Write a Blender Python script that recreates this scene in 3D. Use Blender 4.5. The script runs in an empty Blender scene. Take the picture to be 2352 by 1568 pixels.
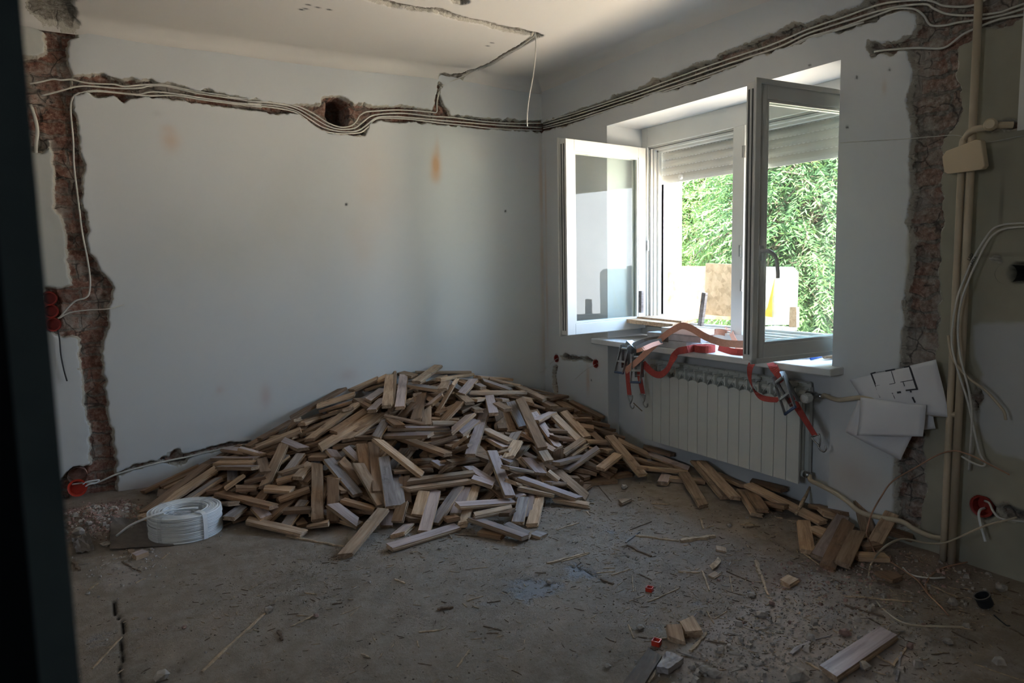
import bpy, math, random
import numpy as np
from mathutils import Vector, Matrix
random.seed(7); RNG = np.random.default_rng(11)
C = bpy.context.scene.collection; SC = bpy.context.scene

# ------------------------------------------------------------ camera
FPX = 1640.0; EYE = np.array([0.0, 0.0, 1.30])
YAW, PITCH, ROLL = 0.535037, -0.106575, -0.019010
fw = np.array([math.sin(YAW)*math.cos(PITCH), math.cos(YAW)*math.cos(PITCH), math.sin(PITCH)])
rt = np.cross(fw, [0, 0, 1.0]); rt /= np.linalg.norm(rt); up = np.cross(rt, fw)
RT = rt*math.cos(ROLL)+up*math.sin(ROLL); UP = np.cross(RT, fw); BK = -fw
cam = bpy.data.cameras.new('camera'); camo = bpy.data.objects.new('camera', cam); C.objects.link(camo)
cam.sensor_width = 36.0; cam.lens = FPX/2352*36; cam.clip_start = 0.05; cam.clip_end = 300
camo.matrix_world = Matrix(((RT[0], UP[0], BK[0], EYE[0]), (RT[1], UP[1], BK[1], EYE[1]), (RT[2], UP[2], BK[2], EYE[2]), (0, 0, 0, 1)))
cam.dof.use_dof = True; cam.dof.focus_distance = 3.9; cam.dof.aperture_fstop = 4.5
SC.camera = camo

# ------------------------------------------------------------ daylight
SC.view_settings.view_transform = 'Standard'; SC.view_settings.look = 'None'
SC.view_settings.gamma = 1.0; SC.view_settings.use_curve_mapping = False
SC.view_settings.exposure = 3.4
SC.cycles.use_denoising = True
SC.cycles.max_bounces = 7; SC.cycles.diffuse_bounces = 5; SC.cycles.transparent_max_bounces = 10
SC.cycles.sample_clamp_indirect = 4.0
SC.cycles.use_adaptive_sampling = True; SC.cycles.adaptive_threshold = 0.03
wd = bpy.data.worlds.new('daylight'); SC.world = wd; wd.use_nodes = True
nt = wd.node_tree; nt.nodes.clear()
wo = nt.nodes.new('ShaderNodeOutputWorld'); wb = nt.nodes.new('ShaderNodeBackground')
tc = nt.nodes.new('ShaderNodeTexCoord'); sp = nt.nodes.new('ShaderNodeSeparateXYZ'); cr = nt.nodes.new('ShaderNodeValToRGB')
nt.links.new(tc.outputs['Generated'], sp.inputs[0]); nt.links.new(sp.outputs['Z'], cr.inputs[0])
cr.color_ramp.elements[0].position = 0.0; cr.color_ramp.elements[0].color = (0.80, 0.84, 0.86, 1)
cr.color_ramp.elements[1].position = 0.55; cr.color_ramp.elements[1].color = (0.36, 0.61, 1.0, 1)
nt.links.new(cr.outputs[0], wb.inputs[0]); wb.inputs[1].default_value = 1.6
nt.links.new(wb.outputs[0], wo.inputs[0])
def lamp(name, typ, loc, direction, **kw):
    l = bpy.data.lights.new(name, typ); o = bpy.data.objects.new(name, l); C.objects.link(o)
    o.location = loc; o.rotation_euler = Vector(direction).to_track_quat('-Z', 'Y').to_euler()
    for k, v in kw.items(): setattr(l, k, v)
    return o
lamp('sun', 'SUN', (6, 0, 8), (0.20, 0.70, -1.0), energy=17.0, angle=0.02, color=(1.0, 0.90, 0.76))
pl = lamp('window_daylight_portal', 'AREA', (3.66, 3.085, 1.5), (-1, 0, 0), shape='RECTANGLE', size=1.8, size_y=1.5)
pl.data.cycles.is_portal = True
pl2 = lamp('added_opening_portal', 'AREA', (-2.78, .15, 1.75), (1, 0, 0), shape='RECTANGLE', size=.9, size_y=.7)  # portal of the unseen opening added to brighten the right side
pl2.data.cycles.is_portal = True

# ------------------------------------------------------------ pixels -> places
def ray(px, py):
    return RT*(px-1176)+UP*(-(py-784))+BK*(-FPX)
def onx(px, py, X): r = ray(px, py); return EYE+r*(X-EYE[0])/r[0]
def ony(px, py, Y): r = ray(px, py); return EYE+r*(Y-EYE[1])/r[1]
def onz(px, py, Z): r = ray(px, py); return EYE+r*(Z-EYE[2])/r[2]
def V(p): return Vector((float(p[0]), float(p[1]), float(p[2])))
XB, YA, ZC = 3.14, 4.78, 2.70      # wall planes, ceiling height
XR = 3.240                         # back of the radiator niche
XF = 3.45                          # room face of the window frame

# ------------------------------------------------------------ helpers
def tag(o, label=None, cat=None, group=None, kind=None):
    if label: o['label'] = label
    if cat: o['category'] = cat
    if group: o['group'] = group
    if kind: o['kind'] = kind
    return o
def empty(name, loc=(0, 0, 0), rot=(0, 0, 0)):
    o = bpy.data.objects.new(name, None); C.objects.link(o); o.location = V(loc); o.rotation_euler = rot
    o.empty_display_size = 0.05
    return o
def link(name, me, mats, parent=None, smooth=False, rel=True):
    o = bpy.data.objects.new(name, me); C.objects.link(o)
    for m in (mats if isinstance(mats, (list, tuple)) else [mats]): me.materials.append(m)
    if parent is not None:
        o.parent = parent
        if rel: o.matrix_parent_inverse = world(parent).inverted()
    if smooth:
        me.polygons.foreach_set('use_smooth', [True]*len(me.polygons))
    return o
def world(o):
    m = Matrix.LocRotScale(o.location, o.rotation_euler, o.scale)
    return world(o.parent) @ o.matrix_parent_inverse @ m if o.parent else m
class MB:
    """collects geometry; build() links it as one mesh object (world coordinates)"""
    def __init__(s): s.v = []; s.f = []; s.mi = []
    def add(s, vs, fs, mi=0):
        n = len(s.v); s.v += [tuple(float(c) for c in p) for p in vs]; s.f += [tuple(i+n for i in f) for f in fs]; s.mi += [mi]*len(fs); return s
    def box(s, c, size, mat=None, mi=0):
        x, y, z = [d/2 for d in size]
        vs = [Vector((sx*x, sy*y, sz*z)) for sx in (-1, 1) for sy in (-1, 1) for sz in (-1, 1)]
        if mat is not None: vs = [mat @ v for v in vs]
        vs = [v+V(c) for v in vs]
        return s.add(vs, [(0, 1, 3, 2), (4, 6, 7, 5), (0, 4, 5, 1), (2, 3, 7, 6), (0, 2, 6, 4), (1, 5, 7, 3)], mi)
    def span(s, a, b, mi=0):
        a = np.array(a, float); b = np.array(b, float); return s.box((a+b)/2, np.abs(b-a), None, mi)
    def tube(s, pts, r, n=8, mi=0, closed=False, flat=1.0):
        pts = [V(p) for p in pts]; m = len(pts); rr = r if hasattr(r, '__len__') else [r]*m
        t = []
        for i in range(m):
            a = pts[i-1] if (i > 0 or closed) else pts[i]; b = pts[(i+1) % m] if (i < m-1 or closed) else pts[i]
            t.append((b-a).normalized() if (b-a).length > 1e-9 else Vector((0, 0, 1)))
        ref = Vector((0, 0, 1)) if abs(t[0].z) < 0.9 else Vector((1, 0, 0))
        nrm = (ref-t[0]*ref.dot(t[0])).normalized(); vs = []
        for i in range(m):
            nrm = (nrm-t[i]*nrm.dot(t[i]))
            nrm = nrm.normalized() if nrm.length > 1e-6 else t[i].orthogonal().normalized()
            bi = t[i].cross(nrm)
            for k in range(n):
                a = 2*math.pi*k/n; vs.append(pts[i]+nrm*math.cos(a)*rr[i]+bi*math.sin(a)*rr[i]*flat)
        fs = []
        for i in range(m if closed else m-1):
            j = (i+1) % m
            for k in range(n):
                l = (k+1) % n; fs.append((i*n+k, i*n+l, j*n+l, j*n+k))
        if not closed: fs += [tuple(range(n))[::-1], tuple((m-1)*n+k for k in range(n))]
        return s.add(vs, fs, mi)
    def ribbon(s, pts, wv, th=0.002, mi=0):
        """flat band along pts; wv = width vector(s)"""
        pts = [V(p) for p in pts]; m = len(pts); vs = []
        for i in range(m):
            w = V(wv[i]) if hasattr(wv[0], '__len__') else V(wv)
            a = pts[max(i-1, 0)]; b = pts[min(i+1, m-1)]; t = (b-a).normalized(); nn = t.cross(w).normalized()*th/2
            for q in (w/2+nn, -w/2+nn, -w/2-nn, w/2-nn): vs.append(pts[i]+q)
        fs = []
        for i in range(m-1):
            for k in range(4):
                l = (k+1) % 4; fs.append((i*4+k, i*4+l, i*4+4+l, i*4+4+k))
        fs += [(3, 2, 1, 0), tuple((m-1)*4+k for k in range(4))]
        return s.add(vs, fs, mi)
    def lathe(s, prof, base, axis=(0, 0, 1), n=24, mi=0):
        ax = V(axis).normalized(); u = ax.orthogonal().normalized(); w = ax.cross(u); vs = []; b = V(base)
        for (r, h) in prof:
            for k in range(n):
                a = 2*math.pi*k/n; vs.append(b+ax*h+(u*math.cos(a)+w*math.sin(a))*max(r, 1e-5))
        fs = []
        for i in range(len(prof)-1):
            for k in range(n):
                l = (k+1) % n; fs.append((i*n+k, i*n+l, (i+1)*n+l, (i+1)*n+k))
        return s.add(vs, fs, mi)
    def rock(s, c, r, seed=0, flat=0.6, mi=0):
        rg = random.Random(seed); t = (1+5**.5)/2
        vs = [(-1, t, 0), (1, t, 0), (-1, -t, 0), (1, -t, 0), (0, -1, t), (0, 1, t), (0, -1, -t), (0, 1, -t), (t, 0, -1), (t, 0, 1), (-t, 0, -1), (-t, 0, 1)]
        fs = [(0, 11, 5), (0, 5, 1), (0, 1, 7), (0, 7, 10), (0, 10, 11), (1, 5, 9), (5, 11, 4), (11, 10, 2), (10, 7, 6), (7, 1, 8), (3, 9, 4), (3, 4, 2), (3, 2, 6), (3, 6, 8), (3, 8, 9), (4, 9, 5), (2, 4, 11), (6, 2, 10), (8, 6, 7), (9, 8, 1)]
        ex = rg.uniform(.75, 1.4); a = rg.uniform(0, 6.28); out = []
        for v in vs:
            q = Vector(v).normalized()*r*rg.uniform(.7, 1.15); x, y = q.x*ex, q.y
            out.append((c[0]+x*math.cos(a)-y*math.sin(a), c[1]+x*math.sin(a)+y*math.cos(a), c[2]+q.z*flat))
        return s.add(out, fs, mi)
    def build(s, name, mats, parent=None, smooth=False, center=False):
        me = bpy.data.meshes.new(name); vs = s.v; off = None
        if center:
            a = np.array(vs); off = np.array([(a[:, 0].min()+a[:, 0].max())/2, (a[:, 1].min()+a[:, 1].max())/2, a[:, 2].min()]); vs = (a-off).tolist()
        me.from_pydata(vs, [], s.f); me.update()
        o = link(name, me, mats, parent, smooth)
        if len(set(s.mi)) > 1: me.polygons.foreach_set('material_index', s.mi)
        if center: o.location = V(off)
        return o
def smooth_path(pts, k=6):
    P = [np.array(p, float) for p in pts]; P = [2*P[0]-P[1]]+P+[2*P[-1]-P[-2]]; out = []
    for i in range(1, len(P)-2):
        for j in range(k):
            t = j/k; a, b, c, d = P[i-1], P[i], P[i+1], P[i+2]
            out.append(.5*((2*b)+(-a+c)*t+(2*a-5*b+4*c-d)*t*t+(-a+3*b-3*c+d)*t**3))
    out.append(P[-2]); return out
def bevel(o, w, seg=2):
    m = o.modifiers.new('edge', 'BEVEL'); m.width = w; m.segments = seg; m.limit_method = 'ANGLE'; return o

# ------------------------------------------------------------ numpy noise
def _h(i, j, s): 
    n = (i*374761393+j*668265263+s*1442695041).astype(np.int64); n = (n ^ (n >> 13))*1274126177; n = n & 0x7fffffff
    return ((n ^ (n >> 16)) & 0xffff)/65535.0
def vnoise(x, y, s=0):
    xi = np.floor(x).astype(np.int64); yi = np.floor(y).astype(np.int64); a = x-xi; b = y-yi; a = a*a*(3-2*a); b = b*b*(3-2*b)
    return (_h(xi, yi, s)*(1-a)+_h(xi+1, yi, s)*a)*(1-b)+(_h(xi, yi+1, s)*(1-a)+_h(xi+1, yi+1, s)*a)*b
def fbm(x, y, s=0, o=4):
    r = 0; w = .5; t = 0
    for k in range(o): r = r+w*vnoise(x*2**k, y*2**k, s+k*17); t += w; w *= .55
    return r/t
def poly_sd(u, v, poly, pad=.06):
    """signed distance (+ inside) to a polygon, vectorised; -pad far away"""
    P = np.array(poly); out = np.full(u.shape, -pad)
    m = (u > P[:, 0].min()-pad) & (u < P[:, 0].max()+pad) & (v > P[:, 1].min()-pad) & (v < P[:, 1].max()+pad)
    if not m.any(): return out
    x = u[m]; y = v[m]; d = np.full(x.shape, 1e9); ins = np.zeros(x.shape, bool)
    for i in range(len(P)):
        a = P[i-1]; b = P[i]; e = b-a; L = max((e*e).sum(), 1e-12)
        t = np.clip(((x-a[0])*e[0]+(y-a[1])*e[1])/L, 0, 1)
        d = np.minimum(d, np.hypot(x-a[0]-t*e[0], y-a[1]-t*e[1]))
        c = ((a[1] > y) != (b[1] > y)) & (x < (b[0]-a[0])*(y-a[1])/((b[1]-a[1]) if abs(b[1]-a[1]) > 1e-12 else 1e-12)+a[0]); ins ^= c
    out[m] = np.maximum(np.where(ins, d, -d), -pad); return out
def line_sd(u, v, pts, w, pad=.06):
    P = np.array(pts); out = np.full(u.shape, -pad)
    m = (u > P[:, 0].min()-pad-w) & (u < P[:, 0].max()+pad+w) & (v > P[:, 1].min()-pad-w) & (v < P[:, 1].max()+pad+w)
    x = u[m]; y = v[m]; d = np.full(x.shape, 1e9)
    for i in range(1, len(P)):
        a = P[i-1]; b = P[i]; e = b-a; L = max((e*e).sum(), 1e-12); t = np.clip(((x-a[0])*e[0]+(y-a[1])*e[1])/L, 0, 1)
        d = np.minimum(d, np.hypot(x-a[0]-t*e[0], y-a[1]-t*e[1]))
    out[m] = np.maximum(w-d, -pad); return out
# ------------------------------------------------------------ materials
def new_mat(name):
    m = bpy.data.materials.new(name); m.use_nodes = True; t = m.node_tree; t.nodes.clear()
    o = t.nodes.new('ShaderNodeOutputMaterial'); b = t.nodes.new('ShaderNodeBsdfPrincipled'); t.links.new(b.outputs[0], o.inputs[0])
    return m, t, b
def N(t, typ, **kw):
    n = t.nodes.new(typ)
    for k, v in kw.items():
        if k.startswith('i_'):
            key = k[2:]; key = int(key) if key.isdigit() else key.replace('_', ' ')
            n.inputs[key].default_value = v
        else: setattr(n, k, v)
    return n
def L(t, a, b): t.links.new(a, b)
def noise(t, scale, detail=4, vec=None, rough=.6, dist=0):
    n = N(t, 'ShaderNodeTexNoise'); n.inputs['Scale'].default_value = scale; n.inputs['Detail'].default_value = detail
    n.inputs['Roughness'].default_value = rough; n.inputs['Distortion'].default_value = dist
    if vec is not None: L(t, vec, n.inputs['Vector'])
    return n.outputs['Fac']
def ramp(t, fac, *stops):
    r = N(t, 'ShaderNodeValToRGB'); L(t, fac, r.inputs[0]); e = r.color_ramp.elements
    while len(e) < len(stops): e.new(.5)
    for i, (p, c) in enumerate(stops): e[i].position = p; e[i].color = (*c, 1) if len(c) == 3 else c
    return r.outputs[0]
def mix(t, fac, a, b, mode='MIX'):
    n = N(t, 'ShaderNodeMix', data_type='RGBA', blend_type=mode)
    for s, v in ((0, fac), (6, a), (7, b)):
        if hasattr(v, 'is_output'): L(t, v, n.inputs[s])
        else: n.inputs[s].default_value = v if s == 0 else (*v, 1)
    return n.outputs[2]
def mth(t, op, a, b=0., c=0.):
    n = N(t, 'ShaderNodeMath', operation=op)
    for i, v in enumerate((a, b, c)):
        if hasattr(v, 'is_output'): L(t, v, n.inputs[i])
        else: n.inputs[i].default_value = v
    return n.outputs[0]
def bump(t, b, h, strength=.3, dist=.01):
    n = N(t, 'ShaderNodeBump'); n.inputs['Strength'].default_value = strength; n.inputs['Distance'].default_value = dist
    L(t, h, n.inputs['Height']); L(t, n.outputs[0], b.inputs['Normal'])
def objvec(t, scale=(1, 1, 1)):
    tc = N(t, 'ShaderNodeTexCoord'); mp = N(t, 'ShaderNodeMapping'); mp.inputs['Scale'].default_value = scale
    L(t, tc.outputs['Object'], mp.inputs[0]); return mp.outputs[0]
def simple(name, col, rough=.6, metal=0., var=.12, scale=25, bmp=.15, sheen=None):
    m, t, b = new_mat(name); v = objvec(t); n = noise(t, scale, 4, v)
    L(t, ramp(t, n, (.3, tuple(c*(1-var) for c in col)), (.7, tuple(min(1, c*(1+var)) for c in col))), b.inputs['Base Color'])
    b.inputs['Roughness'].default_value = rough; b.inputs['Metallic'].default_value = metal
    if rough > .82: b.inputs['Specular IOR Level'].default_value = .15
    if bmp: bump(t, b, n, bmp, .003)
    return m
def attr(t, name):
    a = N(t, 'ShaderNodeAttribute'); a.attribute_name = name; return a

def masonry_mat(name, axes, redness=.6, brick=True):
    """painted plaster whose 'chase' attribute (signed metres) opens onto brick and mortar"""
    m, t, b = new_mat(name); v = objvec(t)
    d = attr(t, 'chase').outputs['Fac']; tint = attr(t, 'paint').outputs['Color']
    fine = noise(t, 55, 5, v); dn = mth(t, 'ADD', d, mth(t, 'MULTIPLY', mth(t, 'SUBTRACT', fine, .5), .020))
    m_open = mth(t, 'MULTIPLY', mth(t, 'ADD', dn, .001), 700.); m_open.node.use_clamp = True
    m_deep = mth(t, 'MULTIPLY', mth(t, 'SUBTRACT', dn, .008), 250.); m_deep.node.use_clamp = True
    # paint
    big = noise(t, 1.3, 3, v); spk = noise(t, 140, 2, v)
    paint = mix(t, .10, tint, mix(t, big, (.55, .52, .46), (1, 1, 1)), 'MULTIPLY')
    paint = mix(t, mth(t, 'GREATER_THAN', spk, .79), paint, (.25, .22, .19))
    # masonry
    sx = N(t, 'ShaderNodeSeparateXYZ'); L(t, v, sx.inputs[0]); cx = N(t, 'ShaderNodeCombineXYZ')
    L(t, sx.outputs[axes[0]], cx.inputs[0]); L(t, sx.outputs[axes[1]], cx.inputs[1])
    wob = N(t, 'ShaderNodeVectorMath', operation='ADD'); L(t, cx.outputs[0], wob.inputs[0])
    wn = N(t, 'ShaderNodeTexNoise'); wn.inputs['Scale'].default_value = 9; L(t, v, wn.inputs['Vector'])
    ws = N(t, 'ShaderNodeVectorMath', operation='SCALE'); ws.inputs['Scale'].default_value = .075; L(t, wn.outputs['Color'], ws.inputs[0]); L(t, ws.outputs[0], wob.inputs[1])
    br = N(t, 'ShaderNodeTexBrick'); L(t, wob.outputs[0], br.inputs['Vector'])
    br.inputs['Scale'].default_value = 1; br.inputs['Brick Width'].default_value = .25; br.inputs['Row Height'].default_value = .078
    br.inputs['Mortar Size'].default_value = .009; br.inputs['Mortar Smooth'].default_value = .4; br.inputs['Bias'].default_value = 0
    n2 = noise(t, 9, 5, v, .7); n3 = noise(t, 38, 6, v, .75); n4 = noise(t, 3.1, 3, v)
    red = ramp(t, n3, (.3, (.11, .055, .040)), (.5, (.28, .135, .095)), (.70, (.44, .32, .26)))
    grey = ramp(t, n3, (.28, (.08, .07, .058)), (.5, (.26, .23, .19)), (.72, (.50, .465, .41)))
    if brick:
        k = mth(t, 'ADD', mth(t, 'MULTIPLY', br.outputs['Fac'], .55), mth(t, 'MULTIPLY', mth(t, 'SUBTRACT', n2, .5), 2.4)); k = mth(t, 'ADD', k, 1-redness-.12)
        k.node.use_clamp = True; mas = mix(t, k, red, grey)
        vo = N(t, 'ShaderNodeTexVoronoi', feature='DISTANCE_TO_EDGE'); vo.inputs['Scale'].default_value = 7.5; vo.inputs['Randomness'].default_value = .9; L(t, wob.outputs[0], vo.inputs['Vector'])
        ck = ramp(t, vo.outputs['Distance'], (.0, (.8,)*3), (.035, (0,)*3)); ck = mth(t, 'MULTIPLY', ck, mth(t, 'GREATER_THAN', n2, .48))
        pale = ramp(t, mth(t, 'ADD', mth(t, 'MULTIPLY', n4, .6), mth(t, 'MULTIPLY', n2, .4)), (.50, (0,)*3), (.60, (.75,)*3)); mas = mix(t, pale, mas, mix(t, n3, (.30, .26, .22), (.58, .52, .46)))
        mas = mix(t, ck, mas, (.045, .038, .034)); mas = mix(t, mth(t, 'MULTIPLY', br.outputs['Fac'], mth(t, 'MULTIPLY', n2, .4)), mas, (.06, .05, .045))
    else: mas = grey
    lip = mix(t, n3, (.42, .38, .31), (.62, .58, .50))
    col = mix(t, m_open, paint, mix(t, m_deep, lip, mas)); L(t, col, b.inputs['Base Color'])
    b.inputs['Roughness'].default_value = .85; b.inputs['Specular IOR Level'].default_value = .2
    h = mth(t, 'MULTIPLY', m_open, mth(t, 'ADD', n3, mth(t, 'MULTIPLY', br.outputs['Fac'], -.5)))
    h = mth(t, 'ADD', h, mth(t, 'MULTIPLY', big, .35)); h = mth(t, 'SUBTRACT', h, mth(t, 'MULTIPLY', m_open, .5))
    bump(t, b, h, .8, .012); return m

def wood_mat(name, c1, c2, c3, gloss=.55, rough_grain=1.):
    m, t, b = new_mat(name); oi = N(t, 'ShaderNodeObjectInfo')
    tc = N(t, 'ShaderNodeTexCoord'); mp = N(t, 'ShaderNodeMapping'); mp.inputs['Scale'].default_value = (3.0, 34, 34)
    ad = N(t, 'ShaderNodeVectorMath', operation='ADD'); L(t, tc.outputs['Object'], ad.inputs[0])
    cx = N(t, 'ShaderNodeCombineXYZ'); L(t, mth(t, 'MULTIPLY', oi.outputs['Random'], 7.), cx.inputs[0]); L(t, mth(t, 'MULTIPLY', oi.outputs['Random'], 3.), cx.inputs[1]); L(t, cx.outputs[0], ad.inputs[1])
    L(t, ad.outputs[0], mp.inputs[0])
    g = noise(t, 1.6, 6, mp.outputs[0], .65, .6); base = ramp(t, g, (.28, c1), (.5, c2), (.74, c3))
    s = noise(t, 9, 4, ad.outputs[0], .7); base = mix(t, ramp(t, s, (.60, (0, 0, 0)), (.72, (.55,)*3)), base, tuple(c*.32 for c in c1))
    val = ramp(t, oi.outputs['Random'], (0, (.68, .66, .64)), (.5, (1.0, 1.0, 1.0)), (1, (1.28, 1.22, 1.12)))
    base = mix(t, 1., base, val, 'MULTIPLY'); L(t, base, b.inputs['Base Color'])
    b.inputs['Roughness'].default_value = gloss; b.inputs['Specular IOR Level'].default_value = .35
    bump(t, b, g, .35*rough_grain, .003); return m

M = {}
M['wallA'] = masonry_mat('plaster_wall_back', (0, 2), .72)
M['wallB'] = masonry_mat('plaster_wall_right', (1, 2), .30)
M['ceil'] = masonry_mat('plaster_ceiling', (0, 1), .1, brick=False)
M['plain'] = simple('plain_plaster', (.60, .58, .54), .85, var=.05, scale=3, bmp=.1)
M['finish'] = wood_mat('stave_finish', (.27, .20, .175), (.44, .345, .315), (.58, .48, .45), .38, .3)
M['raw'] = wood_mat('stave_raw_wood', (.24, .15, .090), (.43, .295, .19), (.60, .45, .32), .8, 1.3)
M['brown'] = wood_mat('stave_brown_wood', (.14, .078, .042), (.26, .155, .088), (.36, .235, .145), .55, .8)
M['grey'] = wood_mat('stave_grey_wood', (.16, .13, .12), (.29, .25, .235), (.44, .395, .37), .6, 1.2)
M['splinter'] = simple('splinter_wood', (.44, .32, .21), .85, var=.35, scale=60)
M['splinterd'] = simple('dark_splinter_wood', (.16, .11, .075), .9, var=.35, scale=60)
M['cable'] = simple('white_cable_sheath', (.60, .575, .52), .5, var=.08, scale=30, bmp=0)
M['cable_w'] = simple('bright_white_cable_sheath', (.74, .75, .75), .45, var=.04, scale=30, bmp=0)
M['copper'] = simple('dusty_orange_wire', (.42, .23, .14), .6, var=.4, scale=9, bmp=0)
M['black'] = simple('black_plastic', (.02, .021, .023), .45)
M['red'] = simple('red_socket_plastic', (.30, .026, .016), .5, var=.15)
M['redclip'] = simple('bright_red_plastic', (.58, .04, .016), .4, var=.08)
M['pipe'] = simple('cream_painted_pipe', (.50, .41, .29), .5, var=.12, scale=8, bmp=.1)
M['cream'] = simple('cream_plastic', (.60, .48, .32), .45, var=.05, scale=6, bmp=.05)
M['rad'] = simple('white_radiator_enamel', (.60, .605, .555), .35, var=.04, scale=3, bmp=0)
M['radd'] = simple('dusty_radiator_fin', (.52, .50, .44), .55, var=.1, scale=9, bmp=0)
M['chrome'] = simple('dull_steel', (.42, .42, .41), .35, 1., var=.2)
M['bluesteel'] = simple('blue_grip_steel', (.10, .14, .24), .45, .4)
M['frame'] = simple('white_window_plastic', (.72, .71, .66), .4, var=.03, scale=5, bmp=0)
M['gasket'] = simple('grey_window_gasket', (.12, .12, .11), .6, bmp=0)  # dark gasket colour for frame and sashes
M['sill'] = simple('white_sill_board', (.66, .65, .62), .5, var=.08, scale=7, bmp=.05)
M['shutter'] = simple('roller_shutter_slats', (.60, .58, .52), .5, var=.05, scale=4, bmp=0)
M['dark'] = simple('dark_gap', (.015, .013, .012), .9)
M['strap_o'] = simple('faded_orange_webbing', (.60, .31, .22), .85, var=.12, scale=120)
M['strap_r'] = simple('red_webbing', (.40, .075, .062), .85, var=.15, scale=120)
M['paper'] = simple('white_paper', (.66, .65, .66), .8, var=.02, scale=3, bmp=.02)
M['ink'] = simple('printed_ink', (.035, .035, .04), .8, bmp=0)
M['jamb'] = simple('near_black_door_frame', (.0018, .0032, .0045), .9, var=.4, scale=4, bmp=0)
M['jamb2'] = simple('frame_edge_painted_highlight', (.05, .068, .074), .9, var=.3, scale=4, bmp=0)  # lighter tone paints the soft highlight along the jamb edge
M['foam'] = simple('grey_foam_block', (.45, .46, .46), .85)
M['card'] = simple('brown_grey_cardboard', (.17, .145, .125), .85)
M['bark'] = simple('tree_bark', (.10, .08, .06), .9, var=.3)
M['facade'] = simple('white_rendered_facade', (.86, .86, .85), .8, var=.02)
M['grass'] = simple('pale_bounce_ground', (.58, .52, .43), .9, var=.4, scale=2)  # pale ground colour chosen for the light it bounces indoors
M['blue'] = simple('blue_plastic', (.04, .14, .55), .4)
M['gravel'] = simple('pale_rubble', (.38, .33, .285), .95, var=.35, scale=30)
M['chips'] = simple('brown_rubble_chips', (.16, .12, .09), .95, var=.6, scale=18)
M['brickdust'] = simple('brick_rubble', (.34, .22, .18), .95, var=.45, scale=22)
M['yellow'] = simple('yellow_foil', (.85, .62, .08), .5)
M['rope'] = simple('white_sacking', (.78, .77, .74), .8)
def osb():
    m, t, b = new_mat('osb_board'); v = objvec(t, (1, 1, 1)); vo = N(t, 'ShaderNodeTexVoronoi'); vo.inputs['Scale'].default_value = 28; L(t, v, vo.inputs['Vector'])
    n = noise(t, 20, 4, v); c = mix(t, .5, ramp(t, vo.outputs['Color'], (.2, (.30, .21, .11)), (.8, (.60, .46, .28))), ramp(t, n, (.3, (.38, .27, .15)), (.7, (.66, .52, .34))))
    L(t, c, b.inputs['Base Color']); b.inputs['Roughness'].default_value = .7; return m
M['osb'] = osb()
def leafmat(name, c1, c2):
    m, t, b = new_mat(name); v = objvec(t); n = noise(t, 2.2, 4, v); L(t, ramp(t, n, (.35, c1), (.65, c2)), b.inputs['Base Color'])
    b.inputs['Roughness'].default_value = .7; b.inputs['Specular IOR Level'].default_value = .12; o = t.nodes['Material Output']; tr = N(t, 'ShaderNodeBsdfTranslucent')
    tr.inputs[0].default_value = (c2[0]*1.3, c2[1]*1.3, c2[2]*.7, 1); mx = N(t, 'ShaderNodeMixShader'); mx.inputs[0].default_value = .42
    L(t, b.outputs[0], mx.inputs[1]); L(t, tr.outputs[0], mx.inputs[2]); L(t, mx.outputs[0], o.inputs[0]); return m
M['leaf1'] = leafmat('leaves_mid_green', (.014, .045, .012), (.045, .10, .030))
M['leaf2'] = leafmat('leaves_silver_green', (.026, .062, .028), (.075, .13, .065))
def glassmat(name, dust=.06, ior=1.5):
    m, t, b = new_mat(name); t.nodes.remove(b); o = t.nodes['Material Output']
    tr = N(t, 'ShaderNodeBsdfTransparent'); gl = N(t, 'ShaderNodeBsdfGlossy'); gl.inputs['Roughness'].default_value = .0; df = N(t, 'ShaderNodeBsdfDiffuse'); df.inputs[0].default_value = (.75, .78, .76, 1)
    tr.inputs[0].default_value = (.90, .94, .92, 1)
    fr = N(t, 'ShaderNodeFresnel'); fr.inputs[0].default_value = ior; m1 = N(t, 'ShaderNodeMixShader'); m2 = N(t, 'ShaderNodeMixShader')
    ge = N(t, 'ShaderNodeNewGeometry'); L(t, mth(t, 'MULTIPLY', fr.outputs[0], mth(t, 'SUBTRACT', 1., ge.outputs['Backfacing'])), m1.inputs[0]); L(t, tr.outputs[0], m1.inputs[1]); L(t, gl.outputs[0], m1.inputs[2])
    n = noise(t, 4, 3, objvec(t)); L(t, mth(t, 'MULTIPLY', n, dust*2), m2.inputs[0]); L(t, m1.outputs[0], m2.inputs[1]); L(t, df.outputs[0], m2.inputs[2]); L(t, m2.outputs[0], o.inputs[0]); return m
M['glass'] = glassmat('dusty_window_glass', .05); M['glass2'] = glassmat('hazy_window_glass', .10)
def plastic():
    m, t, b = new_mat('clear_plastic_wrap'); o = t.nodes['Material Output']; b.inputs['Base Color'].default_value = (.8, .82, .84, 1); b.inputs['Roughness'].default_value = .2
    tr = N(t, 'ShaderNodeBsdfTransparent'); mx = N(t, 'ShaderNodeMixShader'); mx.inputs[0].default_value = .16
    L(t, tr.outputs[0], mx.inputs[1]); L(t, b.outputs[0], mx.inputs[2]); L(t, mx.outputs[0], o.inputs[0]); return m
M['wrap'] = plastic()
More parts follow.
